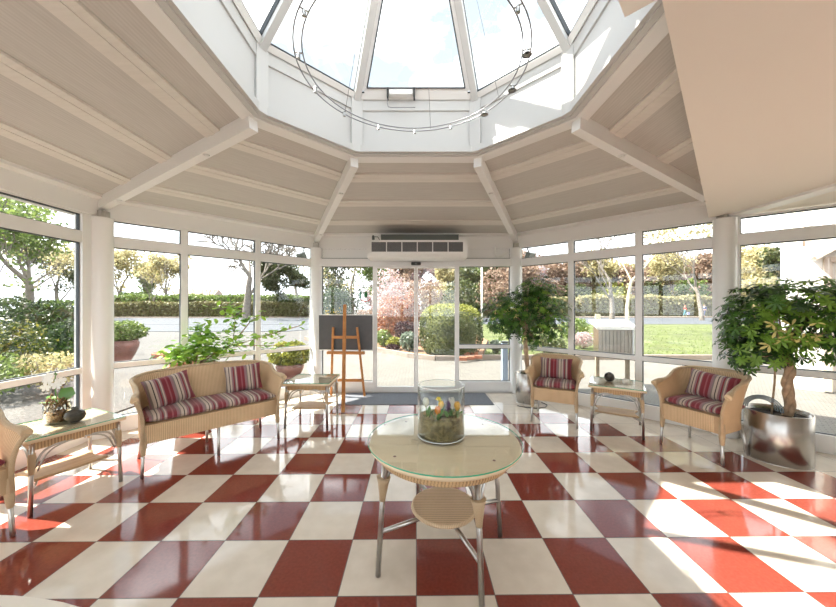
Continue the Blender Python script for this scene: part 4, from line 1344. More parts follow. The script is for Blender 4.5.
def schefflera(label, loc, planter_r, planter_h, blobs, ncl, L, trunkpath, tr, seed, yellow=None, group=None, braid=True, ridges=0):
    t = thing('potted_umbrella_tree', label, 'potted tree', loc, 0, group)
    mb = MB(); R_ = planter_r
    mb.lathe([(0, 0.0), (R_ * .985, 0.0), (R_ * .99, 0.012), (R_, 0.014), (R_, planter_h - 0.004), (R_ - .004, planter_h), (R_ - .008, planter_h - .004), (R_ - .008, planter_h - 0.05), (0, planter_h - 0.05)], 56)
    mb.build('planter', M['steel'], t)
    mb = MB(); mb.lathe([(0, planter_h - 0.035), (R_ * .5, planter_h - 0.032), (R_ - 0.009, planter_h - 0.045), (R_ - 0.009, planter_h - 0.06)], 40); mb.build('soil', M['soil'], t)
    rng = random.Random(seed)
    tp = [Vector(p) for p in trunkpath]
    # smooth resample
    fine = []
    for i in range(len(tp) - 1):
        for k in range(10): fine.append(tp[i].lerp(tp[i + 1], k / 10))
    fine.append(tp[-1])
    mb = MB()
    if braid:
        for s in range(3):
            pts, rr = [], []
            for i, p in enumerate(fine):
                a = 2 * PI * s / 3 + i * 0.21
                pts.append(p + Vector((math.cos(a), math.sin(a), 0)) * tr * 0.62); rr.append(tr * (0.62 + 0.14 * math.sin(i * 0.55 + s * 2)))
            mb.tube(pts, rr, 10)
    else:
        mb.tube(fine, [tr * (1 + 0.12 * math.sin(i * .7)) for i in range(len(fine))], 10)
    top = fine[-1]
    for b in blobs:
        for k in range(7):
            q = Vector((b[0] + rng.uniform(-.55, .55) * b[3], b[1] + rng.uniform(-.55, .55) * b[4], b[2] + rng.uniform(-.4, .5) * b[5]))
            mb.tube(arc_pts(top, q, (0, 0, -0.03), 5), [tr * .45, tr * .35, tr * .28, tr * .2, tr * .15, tr * .1], 6)
    mb.build('trunk', M['trunk'], t)
    fol = MB()
    P, D = blob_points(blobs, ncl, seed, shell=0.5)
    for i in range(ncl):
        p = Vector(P[i]); d = Vector(D[i])
        axis = (d * 0.8 + Vector((0, 0, 0.75)) + Vector((rng.uniform(-.3, .3), rng.uniform(-.3, .3), rng.uniform(-.2, .2)))).normalized()
        u = rng.random()
        mi, mi2 = (0 if u < .5 else (1 if u < .82 else 2)), None
        if yellow is not None:
            q = (p - Vector(yellow[:3])).length
            if q < yellow[3] and rng.random() < 0.75: mi, mi2 = 2, 3
            elif q < yellow[3] * 1.7 and rng.random() < 0.5: mi = 2
        elif rng.random() < 0.04: mi, mi2 = 2, 3
        palmate(fol, p, axis, L * rng.uniform(.8, 1.2), L * 0.36, rng, mi, rng.choice((6, 7, 8)), mi2)
        if i % 3 == 0:
            c = p - axis * L * 1.1
            fol.tube([c, p], 0.0025, 4, mi=0, caps=False)
    fol.build('foliage', [SG, SD, SL, SY], t)
    return t

bigp = (3.50, 3.13, 0)
schefflera('large variegated umbrella tree with braided trunk in a steel drum on the right', bigp, 0.232, 0.468,
    [(0.06, 0.0, 1.32, 0.50, 0.50, 0.40), (-0.16, 0.0, 1.33, 0.36, 0.34, 0.36), (0.45, -0.30, 1.34, 0.50, 0.46, 0.42), (-0.18, 0.05, 1.08, 0.30, 0.3, 0.24), (0.1, -0.1, 1.55, 0.48, 0.46, 0.22)],
    900, 0.070, [(0.04, -0.06, 0.42), (0.055, -0.05, 0.60), (0.03, -0.06, 0.75), (0.06, -0.05, 0.92), (0.05, -0.02, 1.08)], 0.035, 21,
    yellow=(-0.24, -0.46, 1.18, 0.27))
smp = (1.715, 5.0, 0)
schefflera('small umbrella tree in a slim steel planter beside the entrance', smp, 0.165, 0.455,
    [(-0.06, 0, 1.38, 0.50, 0.44, 0.42), (-0.40, -0.05, 1.36, 0.36, 0.32, 0.34), (0.22, 0.0, 1.44, 0.42, 0.36, 0.46), (0.14, 0, 1.72, 0.32, 0.30, 0.27), (0.34, -0.1, 1.26, 0.26, 0.26, 0.30), (0.10, -0.05, 0.98, 0.13, 0.12, 0.16)],
    1250, 0.054, [(0.02, 0, 0.41), (0.0, 0.0, 0.62), (-0.015, 0, 0.8), (-0.03, 0, 1.0), (-0.03, 0, 1.2)], 0.034, 33, braid=False)
# stake and coiled hose in the large planter
p = Vector((3.42, 3.11, 0.43))
tag(MB().tube([(0, 0, 0), (0.03, 0.0, 0.30), (0.055, 0.01, 0.62)], 0.008, 8).build('plant_stake', M['trunk'], None, loc=tuple(p)), 'thin brown stake in the large steel planter beside the braided trunk', 'stake')
hs = MB(); pts = []
for k, r_ in enumerate((0.095, 0.11, 0.125, 0.14)):
    s = 1 if k % 2 == 0 else -1
    for q in range(15):
        a = PI * q / 14
        pts.append((-s * r_ * math.cos(a), 0.03 - 0.022 * k, r_ * 1.0 * math.sin(a)))
hs.tube(pts, 0.0055, 8)
tag(hs.build('hose_coil', M['hose'], None, loc=(3.36, 3.145, 0.475), rot=(0, 0, rad(-42))), 'coil of grey blue hose standing in the large steel planter', 'hose')
cb = MB(); cb.tube([(1.50, 4.78, 0.006), (1.60, 4.70, 0.006), (1.74, 4.66, 0.006), (1.88, 4.70, 0.006), (1.96, 4.82, 0.006), (1.92, 4.95, 0.006)], 0.006, 8)
tag(cb.build('power_cable', M['dark'], None), 'dark cable on the floor in front of the slim steel planter', 'cable')

# leafy plant in a tall pot between sofa and window
pp = thing('potted_fig', 'leafy bright green plant in a terracotta pot behind the wicker sofa', 'potted plant', (-2.74, 3.99, 0))
mb = MB(); mb.lathe([(0, 0), (0.17, 0), (0.20, 0.25), (0.245, 0.70), (0.262, 0.705), (0.262, 0.765), (0.24, 0.765), (0.235, 0.71), (0, 0.70)], 36); mb.build('pot', M['terra'], pp)
mb = MB(); mb.lathe([(0, 0.725), (0.15, 0.73), (0.236, 0.715)], 24); mb.build('soil', M['soil'], pp)
BR = [((0, 0, .7), (0.12, 0.10, 0.86), (0.32, 0.28, 0.97), (0.34, 0.30, 1.28), (0.30, 0.26, 1.44)),
      ((0, 0, .7), (0.16, 0.12, 0.92), (0.52, 0.42, 1.02), (0.80, 0.66, 1.13)),
      ((0.32, 0.28, .95), (0.62, 0.52, 0.93), (0.88, 0.78, 0.90)),
      ((0.34, 0.30, 1.02), (0.50, 0.40, 1.28), (0.60, 0.50, 1.36)),
      ((0, 0, .7), (-0.06, -0.06, 0.88), (-0.14, -0.10, 0.92)), ((0, 0, .7), (0.02, 0.08, 1.0), (0.05, 0.06, 1.22)),
      ((0, 0, .7), (0.10, -0.05, 0.95), (0.20, 0.05, 1.05)), ((0, 0, .7), (0.22, 0.10, 0.90), (0.42, 0.22, 0.95)), ((0.62, .52, 1.06), (0.98, 0.86, 1.18), (1.02, 0.90, 1.20))]
mb = MB()
fo = MB(); rng = random.Random(4)
FGm = plain('fig_leaf_bright', (0.38, 0.60, 0.09, 1), 0.35); FGd = plain('fig_leaf_deep', (0.22, 0.42, 0.06, 1), 0.35)
for m in (FGm, FGd): add_translucency(m, 0.35)
dense = [110, 34, 18, 22, 130, 130, 110, 80, 12]
for bi, br in enumerate(BR):
    pts = [Vector(p) for p in br]; fine = []
    for i in range(len(pts) - 1):
        for k in range(5): fine.append(pts[i].lerp(pts[i + 1], k / 5))
    fine.append(pts[-1])
    mb.tube(fine, [0.010 * (1 - 0.75 * i / len(fine)) for i in range(len(fine))], 6)
    for k in range(dense[bi]):
        f = rng.uniform(0.45 if bi < 4 else 0.35, 1.02) * (len(fine) - 1); i = min(len(fine) - 1, int(f))
        sp = 0.09 if bi >= 4 or bi == 0 else 0.05
        p = fine[i] + Vector((rng.gauss(0, sp), rng.gauss(0, sp), rng.gauss(0, sp * .7)))
        d = Vector((rng.uniform(-1, 1), rng.uniform(-1, 1), rng.uniform(-.4, .5)))
        fo.leaf(p, d, Vector((rng.uniform(-.5, .5), rng.uniform(-.8, .2), 1)), rng.uniform(.065, .115), rng.uniform(.05, .075), 0.2, mi=0 if rng.random() < .65 else 1)
mb.build('stem', M['trunk'], pp); fo.build('foliage', [FGm, FGd], pp)
# ------------------------------------------------------------------ outdoors: ground
def flat(name, poly, z, mat, label, cat, th=0.05):
    mb = MB(); mb.prism(poly, z - th, z)
    return struct(name, mb, mat, label=label, cat=cat)
M['paving'] = brick_mat('cream_block_paving', (0.128, 0.122, 0.108, 1), (0.150, 0.143, 0.128, 1), (0.070, 0.066, 0.058, 1), 5.0)
M['concrete'] = plain('pale_concrete', (0.084, 0.082, 0.080, 1), 0.9, noise=0.06, nscale=0.6)
M['asphalt'] = plain('blue_grey_asphalt', (0.066, 0.075, 0.090, 1), 0.85, noise=0.06, nscale=0.5)
M['lawn'] = plain('lawn_grass', (0.080, 0.098, 0.027, 1), 0.95, noise=0.3, nscale=1.2, bump=0.5, bscale=30)
M['bed'] = plain('brown_bed_soil', srgb(126, 96, 72), 0.95, noise=0.35, nscale=6, bump=0.5, bscale=20)
M['kerb'] = plain('kerb_stone', srgb(140, 128, 118), 0.9, noise=0.1, nscale=5)
flat('ground', [(-140, -40), (140, -40), (140, 180), (-140, 180)], -0.06, M['concrete'], 'pale concrete yard around the building', 'ground', 0.2)
flat('paving', [(-4.2, 4.0), (12.0, 2.0), (12.0, 9.2), (1.8, 9.2), (1.2, 9.0), (0.5, 9.0), (-0.2, 9.5), (-1.5, 11.2), (-4.2, 13.0)], -0.03, M['paving'], 'cream herringbone block paving before the entrance', 'paving')
flat('road', [(-120, 27), (120, 29), (120, 45), (-120, 43)], -0.04, M['asphalt'], 'blue grey road running past behind the lawn', 'road')
flat('road', [(-30, 19.8), (-8, 19.8), (-4, 27.5), (-30, 27.5)], -0.035, M['asphalt'], 'blue grey asphalt apron left of the planting bed', 'road')
flat('lawn', [(1.9, 9.25), (50, 9.25), (50, 27.2), (3.2, 27.2), (3.2, 14.0)], -0.005, M['lawn'], 'sunny green lawn to the right of the dome bush', 'lawn')
flat('planting_bed', [(-5.0, 15.0), (-1.55, 11.35), (-0.15, 9.65), (0.6, 9.12), (1.3, 9.12), (1.9, 9.35), (3.1, 14.0), (3.1, 22), (-5, 22)], 0.03, M['bed'], 'brown planting bed of shrubs opposite the doors', 'planting bed', 0.09)
flat('sidewalk', [(-120, 43), (120, 45), (120, 47.5), (-120, 45.5)], 0.06, M['kerb'], 'pale sidewalk along the far edge of the road', 'sidewalk', 0.14)
flat('gravel_strip', [(-14, -3), (-4.3, -3), (-4.3, 5.6), (-6.2, 7.4), (-14, 7.4)], -0.04, plain('grey_gravel', (0.085, 0.08, 0.075, 1), .95, noise=.5, nscale=30, bump=.6, bscale=40), 'dark grey gravel strip along the left wall', 'gravel')
kb = MB()
pts = [(-5.1, 14.9), (-1.6, 11.22), (-0.2, 9.55), (0.55, 9.02), (1.3, 9.02), (1.9, 9.2), (6, 9.2), (13, 9.2), (25, 9.2)]
for a, b in zip(pts[:-1], pts[1:]): kb.bar((a[0], a[1], 0.02), (b[0], b[1], 0.02), 0.12, 0.16)
struct('kerb', kb, M['kerb'], label='low stone edging along the planting bed and lawn', cat='kerb')
# short grass on the lawn: nobody could count it
r = np.random.default_rng(5)
n = 9000
gx = r.uniform(2.2, 22, n); gy = 9.5 + (r.uniform(0, 1, n) ** 2.0) * 15
ok = gx > 1.9 + (gy - 9.3) * 0.28
P = np.stack([gx, gy, np.full(n, 0.01)], 1)[ok]
g = leaf_cards('grass', P, np.tile(np.array([[0, -1.0, 0.4]]), (len(P), 1)), 0.07, GREENS['fresh'], None, seed=9, ratio=0.3, spread=0.5)
tag(g, 'short grass blades on the lawn outside', 'grass', kind='stuff')

# ------------------------------------------------------------------ clipped and free shrubs near the entrance
dome = thing('dome_bush', 'big clipped dome bush with yellow green top outside the doors', 'bush', (1.06, 9.95, 0))
P, d = blob_points([(0, 0, 0.74, 0.93, 0.85, 0.80)], 9000, 3, shell=0.86, zmin=0.05)
k = np.abs(d); s = (k ** 3.2).sum(1) ** (-1 / 3.2)        # squared-off ball
P = np.array([0, 0, 0.74]) + d * np.array([0.93, 0.85, 0.80]) * s[:, None] * np.random.default_rng(2).uniform(0.90, 1.03, len(d))[:, None]
P[:, 2] = np.maximum(P[:, 2], 0.04)
topmask = (P[:, 2] + np.random.default_rng(8).normal(0, 0.10, len(P))) > 1.22
leaf_cards('foliage', P, d, 0.06, [GREENS['olive'], GREENS['yellow']], dome, seed=4, mi=topmask.astype(int), spread=0.6)
mb = MB()
for q in range(6):
    a = q * 1.05; mb.tube([(0.08 * math.cos(a), 0.08 * math.sin(a), 0), (0.4 * math.cos(a), 0.4 * math.sin(a), 1.0)], [0.03, 0.012], 6)
mb.lathe([(0, 0.08), (0.74, 0.10), (0.80, 0.7), (0.68, 1.25), (0, 1.42)], 20)
mb.build('stem', plain('inner_twigs', (0.07, 0.08, 0.025, 1), 0.95, noise=0.4, nscale=20), dome)

def bush_at(px, base_y, w_px, h_px, mat, label, name='garden_shrub', n=2200, size=None, group=None, seed=1, d=None, lift=0.0, nb=3):
    if d is None: X, d, _ = at(px, base_y)
    X = ray(px, d)
    w, h = w_px / F_PX * d, h_px / F_PX * d
    rng = random.Random(seed)
    blobs = [(0, 0, lift + (h - lift) * 0.52, w * .42, w * .40, (h - lift) * .48)]
    for q in range(nb):
        a = 2 * PI * q / nb + rng.uniform(0, 1)
        blobs.append((w * .24 * math.cos(a), w * .24 * math.sin(a), lift + (h - lift) * rng.uniform(.32, .66), w * rng.uniform(.22, .3), w * rng.uniform(.22, .3), (h - lift) * rng.uniform(.28, .36)))
    return shrub(name, label, 'shrub', (X, d), blobs, n, size or max(0.05, 0.0075 * d), mat, group, seed)

bush_at(391, 344, 36, 50, 'red', 'coral red azalea bush left of the door meeting stiles', n=2600, seed=11, d=13.0)
bush_at(410, 342, 22, 52, 'red', 'narrow coral red shrub straight behind the door meeting stiles', n=2000, seed=12, d=13.6)
bush_at(388, 330, 44, 68, 'pink', 'pale pink blossoming shrub behind the coral azaleas', n=2600, seed=13, d=18.0)
bush_at(405, 336, 26, 26, 'mauve', 'low dark mauve shrub in the planting bed', n=1400, seed=14, d=12.2)
bush_at(384, 346, 20, 18, 'fresh', 'low green clump at the left of the planting bed', n=900, seed=15, d=11.8)
bush_at(394, 349, 18, 14, 'yellow', 'low yellow green clump in front of the mauve shrub', n=800, seed=16, d=11.0)
bush_at(409, 352, 20, 20, 'silver', 'silvery leaved perennial clump left of the dome bush', n=700, seed=17, d=10.6, size=0.16)
bush_at(392, 353, 16, 8, 'mauve', 'small dark red ground plant near the bed edge', n=500, seed=18, d=10.6)
bush_at(366, 330, 30, 30, 'brown', 'russet shrub seen through the glass behind the easel', n=1800, seed=19, d=15.0)
bush_at(337, 327, 36, 45, 'dark', 'dark green shrub beyond the panel behind the easel', n=2200, seed=20, d=20.0)
bush_at(496, 350, 12, 14, 'silver', 'small silvery plant at the lawn edge right of the dome bush', n=400, seed=21, d=10.2, size=0.12)
bush_at(548, 353, 40, 20, 'olive', 'low rounded dark green mound shrub outside the right windows', n=2200, seed=22, d=9.9)
bush_at(583, 350, 24, 17, 'pink', 'pinkish heather clump beside the letterbox stand', n=1000, seed=23, d=11.4)
bush_at(575, 338, 30, 24, 'fresh', 'light green young shrub on the lawn left of the letterbox stand', n=1200, seed=24, d=14.0)
# stones at the foot of the dome bush
for k, (px, y) in enumerate(((463, 360), (470, 359), (478, 358), (466, 356), (474, 355))):
    X, D, _ = at(px, y + 1.5)
    mb = MB(); mb.box((0, 0, 0.045), (0.21, 0.12, 0.09 if k < 3 else 0.16))
    o = mb.build('edging_brick', M['terra'], None, loc=(X, D, 0.03), rot=(0, 0, rad(-8 + 5 * k)), bevel=0.008)
    tag(o, 'reddish edging brick at the right foot of the dome bush', 'brick', 'edging bricks by the dome bush')

# left garden bushes close to the left window wall
def bush_xy(X, Y, w, h, mat, label, n, size, seed, name='garden_shrub', nb=4, lift=0):
    rng = random.Random(seed)
    blobs = [(0, 0, lift + (h - lift) * .5, w * .4, w * .4, (h - lift) * .46)]
    for q in range(nb):
        a = 2 * PI * q / nb + rng.uniform(0, 1)
        blobs.append((w * .26 * math.cos(a), w * .26 * math.sin(a), lift + (h - lift) * rng.uniform(.35, .68), w * .24, w * .24, (h - lift) * .3))
    return shrub(name, label, 'shrub', (X, Y), blobs, n, size, mat, None, seed)
bush_xy(-7.7, 6.05, 1.5, 1.35, 'fleck', 'yellow flecked garden shrub outside the left window', 3000, 0.07, 31)
bush_xy(-6.9, 5.0, 1.5, 0.75, 'fresh', 'low bright green shrub under the left window', 2600, 0.07, 32)
bush_xy(-6.3, 5.6, 0.9, 0.75, 'tan', 'pale feathery plant outside the left window', 1400, 0.06, 33)
bush_xy(-8.4, 7.75, 0.75, 1.25, 'dark', 'slender dark leaved plant close to the left corner column', 600, 0.13, 34)
bush_xy(-11.8, 9.2, 3.4, 1.95, 'dark', 'broad dark green bush behind the yellow flecked shrub', 4200, 0.11, 35)
bush_xy(-6.0, 3.4, 1.3, 0.7, 'olive', 'low olive shrub at the foot of the left wall', 1600, 0.07, 36)

# hedges
def hedge(p0, p1, w, h, mat, label, n, size, seed, z0=0.0):
    p0, p1 = Vector((p0[0], p0[1], 0)), Vector((p1[0], p1[1], 0))
    c = (p0 + p1) / 2; L = (p1 - p0).length; a = math.atan2(p1.y - p0.y, p1.x - p0.x)
    t = thing('hedge', label, 'hedge', (c.x, c.y, 0), a)
    mb = MB(); mb.box((0, 0, z0 + (h - z0) * .48), (L * .99, w * .86, (h - z0) * .94)); mb.build('twig_core', plain('hedge_twigs', (0.22, 0.20, 0.11, 1) if 'light' in mat else (0.10, 0.09, 0.04, 1), 0.95, noise=0.4, nscale=4), t)
    r = np.random.default_rng(seed)
    areas = np.array([L * h, L * w, w * h]); areas = areas / areas.sum()
    f = r.choice(3, n, p=areas); P = np.zeros((n, 3)); D = np.zeros((n, 3))
    u, v = r.uniform(-.5, .5, n), r.uniform(0, 1, n)
    m = f == 0; P[m] = np.stack([u[m] * L, np.full(m.sum(), -w / 2), z0 + v[m] * (h - z0)], 1); D[m] = (0, -1, .3)
    m = f == 1; P[m] = np.stack([u[m] * L, (v[m] - .5) * w, np.full(m.sum(), h)], 1); D[m] = (0, 0, 1)
    m = f == 2; sg = np.sign(r.uniform(-1, 1, n))[m]; P[m] = np.stack([sg * L / 2, u[m] * w, z0 + v[m] * (h - z0)], 1); D[m] = np.stack([sg, 0 * sg, .3 + 0 * sg], 1)
    P += r.normal(0, 0.35 * size, (n, 3)) + 0.12 * h * np.stack([0 * P[:, 0], np.sin(P[:, 0] * 1.1), np.sin(P[:, 0] * .8 + 1)], 1) * 0.35
    leaf_cards('foliage', P, D, size, GREENS[mat], t, seed=seed, ratio=.7, spread=0.6)
    return t
hedge((-46, 46.6), (-15.5, 46.6), 2.4, 1.95, 'beech', 'long trimmed hedge along the far side of the road, left of the big bare tree', 9000, 0.30, 41)
hedge((-48, 54), (-12.0, 54), 6, 3.1, 'fresh', 'lighter green hedge bank behind the long roadside hedge', 9000, 0.42, 42)
hedge((-25, 48.5), (-14.5, 48.5), 2.2, 2.35, 'olive', 'darker hedge piece at the foot of the big bare tree', 4200, 0.30, 43)
hedge((3.5, 50), (24.5, 50.5), 2.0, 2.6, 'beechlight', 'beech hedge beyond the road behind the small potted tree', 6500, 0.42, 44)
hedge((25.0, 50.5), (62, 52), 2.0, 2.9, 'beechlight', 'beech hedge beyond the road behind the two walkers', 8500, 0.45, 45)
hedge((-13.6, 13.0), (-11.2, 10.2), 1.3, 1.55, 'fresh', 'trimmed green hedge in the garden outside the left window', 3500, 0.09, 46)

# potted dome shrubs outside
def pot_plant(px, base_y, w_px, pot_h_px, dome_w_px, dome_h_px, mat, label, seed):
    X, D, _ = at(px, base_y); s = D / F_PX
    t = thing('potted_shrub', label, 'potted shrub', (X, D, -0.03))
    R_, h = w_px * s / 2, pot_h_px * s
    mb = MB(); mb.lathe([(0, 0), (R_ * .58, 0), (R_ * .80, h * .3), (R_ * 0.98, h * .66), (R_, h * .85), (R_ * .92, h * .95), (R_ * .98, h), (R_ * .9, h), (R_ * .85, h * .9), (0, h * .9)], 32)
    mb.build('pot', M['glazed'], t)
    P, d = blob_points([(0, 0, h + dome_h_px * s * .42, dome_w_px * s / 2, dome_w_px * s / 2, dome_h_px * s * .58)], 3000, seed, shell=.75, zmin=h * .97)
    leaf_cards('foliage', P, d, 0.075, GREENS[mat], t, seed=seed)
    mb = MB(); mb.lathe([(0, h * .9), (dome_w_px * s * .36, h * 1.05), (dome_w_px * s * .3, h + dome_h_px * s * .6), (0, h + dome_h_px * s * .78)], 16)
    mb.build('stem', plain('inner_stems', (0.07, 0.08, 0.025, 1), 0.95), t)
pot_plant(119, 360, 32, 21, 44, 20, 'fresh', 'round glazed pot with a clipped dome shrub outside, left of the sofa', 51)
pot_plant(290, 376, 27, 14, 40, 22, 'yellow', 'glazed pot with a yellow green dome shrub outside behind the sofa end', 52)
X, D, _ = at(168, 360.5)
tr_ = thing('trough_planter', 'low empty oval terracotta trough outside behind the sofa', 'trough', (X, D, -0.03))
mb = MB()
mb.lathe([(0, 0), (0.32, 0), (0.40, 0.14), (0.42, 0.20), (0.42, 0.245), (0.37, 0.245), (0.36, 0.18), (0, 0.16)], 32); mb.v = [(x, y * .55, z) for x, y, z in mb.v]
mb.build('trough', M['terra'], tr_)
mb = MB(); mb.lathe([(0, .19), (0.36, .185)], 24); mb.v = [(x, y * .55, z) for x, y, z in mb.v]; mb.build('soil', M['soil'], tr_)

# steel letterbox stand on two posts
X, D, _ = at(612, 384)
ls = thing('letterbox_stand', 'stainless letterbox cabinet with white hood on two posts outside', 'letterbox stand', (X, D, -0.03), rad(-12))
mb = MB(); mb.box((0, 0, 0.85), (0.56, 0.30, 0.52)); mb.build('cabinet', M['steel'], ls)
mb = MB(); mb.prism([(-0.34, -0.24), (0.34, -0.24), (0.34, 0.22), (-0.34, 0.22)], [1.10, 1.10, 1.20, 1.20], [1.14, 1.14, 1.24, 1.24]); mb.box((0, -0.235, 1.11), (0.68, 0.02, 0.06)); mb.build('hood', M['white'], ls)
mb = MB(); mb.box((0.30, 0.0, 0.83), (0.03, 0.34, 0.52)); mb.build('side_panel', M['white'], ls)
for k in range(1, 12):
    pass
mb = MB()
for k in range(1, 9): mb.box((-0.28 + 0.56 * k / 9, -0.152, 0.83), (0.006, 0.006, 0.46))
mb.build('door_seams', M['duct'], ls)
for x in (-0.25, 0.27):
    mb = MB(); mb.box((x, 0.02, 0.30), (0.06, 0.06, 0.60)); mb.build('post', plain('weathered_post', srgb(150, 136, 118), 0.8, noise=.2, nscale=10), ls)
X = ray(597.5, 7.4)
sg = thing('label_stake', 'small white plate on a thin stake behind the letterbox hood', 'sign', (X, 7.4, -0.02))
mb = MB(); mb.tube([(0, 0, 0), (0, 0, 1.22)], 0.008, 6); mb.build('stake', M['duct'], sg)
mb = MB(); mb.box((0, -0.01, 1.27), (0.12, 0.012, 0.11)); mb.build('plate', plain('ivory_plate', srgb(225, 220, 190), 0.6), sg)
# bollard at the right of the entrance and a thin lamp mast
bl = thing('bollard', 'square blue grey post outside the fixed glass right of the doors', 'bollard', (ray(504.5, 6.3), 6.3, -0.03))
mb = MB(); mb.box((0, 0, 0.40), (0.11, 0.11, 0.80)); mb.build('post', plain('blue_grey_paint', srgb(150, 164, 184), 0.5), bl, bevel=0.006)
mb = MB(); mb.box((0, 0, 0.815), (0.13, 0.13, 0.03)); mb.build('cap', M['duct'], bl)
lm = thing('lamp_mast', 'thin pale lamp mast seen through the glass right of the doors', 'lamp mast', (ray(481.8, 16), 16, -0.02))
mb = MB(); mb.tube([(0, 0, 0), (0, 0, 4.2)], [0.05, 0.04], 8); mb.build('mast', M['white'], lm)
mb = MB(); mb.lathe([(0, 4.55), (0.16, 4.45), (0.20, 4.25), (0.06, 4.18), (0, 4.18)], 12); mb.build('lamp_head', M['white'], lm)

# ------------------------------------------------------------------ trees
tree('bare_tree', 'large bare grey tree beyond the road seen through the middle left window', (ray(246, 40), 40, 0), 14.0, 0.32, 5, 61, spread=0.80, trunk_f=0.24, minr=0.05)
tree('garden_tree', 'feathery light green tree outside the left wall window', (-17.5, 14.5, 0), 6.6, 0.16, 4, 62, 'fresh', 4200, 0.16, spread=.6, rad_=1.2)
tree('garden_tree', 'yellow green tree at the far left edge outside the left wall window', (-15.5, 11.2, 0), 5.6, 0.14, 4, 63, 'fresh', 3400, 0.14, spread=.6, rad_=1.2)
tree('birch_tree', 'pale barked tree on the lawn behind the letterbox stand', (ray(629, 17.2), 17.2, 0), 7.6, 0.105, 4, 64, 'tan', 2600, 0.14, 'palebark', spread=.6, trunk_f=.36, rad_=1.0)
tree('blossom_tree', 'tan budding tree beyond the road behind the two walkers', (ray(668, 56), 56, 0), 12.5, 0.30, 4, 65, 'tan', 4600, 0.42, rad_=1.5)
LT = [  # px, dist, height, leaf, label
 (118, 62, 12.0, 'tan', 'tan tree behind the hedge beside the left corner column'),
 (140, 66, 10.0, 'fresh', 'fresh green tree behind the hedge above the round glazed pot'),
 (168, 58, 11.0, 'tan', 'pale tan budding tree behind the hedge, left of the window mullion'),
 (197, 92, 9.5, None, 'small bare tree far off above the hedge'),
 (206, 88, 10.5, None, 'bare tree far off left of the yellow shrub'),
 (275, 48, 8.6, 'olive', 'dense olive green tree to the right of the big bare tree'),
 (299, 52, 14.0, None, 'slim bare tree next to the front left post'),
 (330, 36, 9.5, 'olive', 'olive tree beyond the top of the panel behind the easel'),
 (352, 42, 11.0, 'tan', 'tan tree beyond the panel behind the easel'),
 (372, 40, 9.0, 'fresh', 'fresh green tree at the left jamb of the doors'),
 (398, 54, 10.0, 'brown', 'russet tree beyond the left door leaf'),
 (432, 60, 9.5, 'tan', 'tan tree far behind the dome bush'),
 (465, 46, 8.0, 'olive', 'olive green tree behind the dome bush'),
 (486, 52, 8.5, 'fresh', 'fresh green tree far behind the right door jamb'),
 (508, 48, 9.0, 'brown', 'russet tree behind the small potted tree'),
 (535, 58, 10.5, 'pink', 'pinkish blossoming tree above the small potted tree'),
 (560, 62, 10.0, 'brown', 'russet tree behind the beech hedge left of the mullion'),
 (590, 60, 11.0, 'tan', 'tan tree behind the beech hedge above the letterbox stand'),
 (615, 66, 9.0, 'brown', 'russet tree behind the pale barked tree'),
 (650, 64, 8.0, 'olive', 'olive tree behind the beech hedge left of the walkers'),
 (700, 60, 10.5, 'brown', 'russet tree behind the beech hedge right of the walkers'),
 (722, 62, 9.0, 'olive', 'olive tree hidden half behind the right column'),
 (752, 46, 9.5, 'tan', 'tan tree seen right of the right column'),
 (778, 40, 8.0, 'olive', 'olive tree above the large potted tree'),
 (520, 80, 12.0, 'tan', 'tall tan tree far behind the front right post'),
 (548, 84, 13.0, 'brown', 'tall russet tree far behind the small potted tree'),
 (574, 86, 13.5, 'pink', 'tall pinkish tree far behind the label stake'),
 (604, 84, 13.0, 'tan', 'tall tan tree far behind the letterbox stand'),
 (640, 82, 12.5, 'brown', 'tall russet tree far behind the window mullion right of the pale trunk'),
 (676, 84, 13.5, 'pink', 'tall pinkish tree far behind the person in red'),
 (706, 80, 13.0, 'tan', 'tall tan tree far behind the person in dark blue'),
 (742, 66, 12.0, 'tan', 'tall tan tree right beside the right column'),
 (768, 60, 11.5, 'brown', 'tall russet tree above the large potted tree'),
 (415, 80, 13.0, 'pink', 'tall pinkish tree far behind the door meeting stiles'),
 (450, 84, 12.0, 'brown', 'tall russet tree far behind the dome bush'),
 (612, 38, 11.5, None, 'bare pale tree with wide branches above the letterbox stand'),
 (702, 36, 11.0, None, 'bare pale tree with wide branches near the right column'),
 (150, 50, 9.0, None, 'bare tree above the round glazed pot'),
 (60, 40, 9.0, 'olive', 'olive tree behind the garden hedge left of the corner column'),
 (20, 34, 9.0, 'tan', 'tan tree far left behind the garden hedge'),
]
for k, (px, D, H, leaf, lab) in enumerate(LT):
    tree('background_tree', lab, (ray(px, D), D, 0), H, 0.02 * H, 3 if leaf else 4, 100 + k, leaf, (7500 if px == 275 else 4600 if px > 500 else 3000) if leaf else 0, (0.0095 if px > 380 else 0.0075) * D, group='trees beyond the road', spread=.6, rad_=1.9 if px > 500 else 1.6)
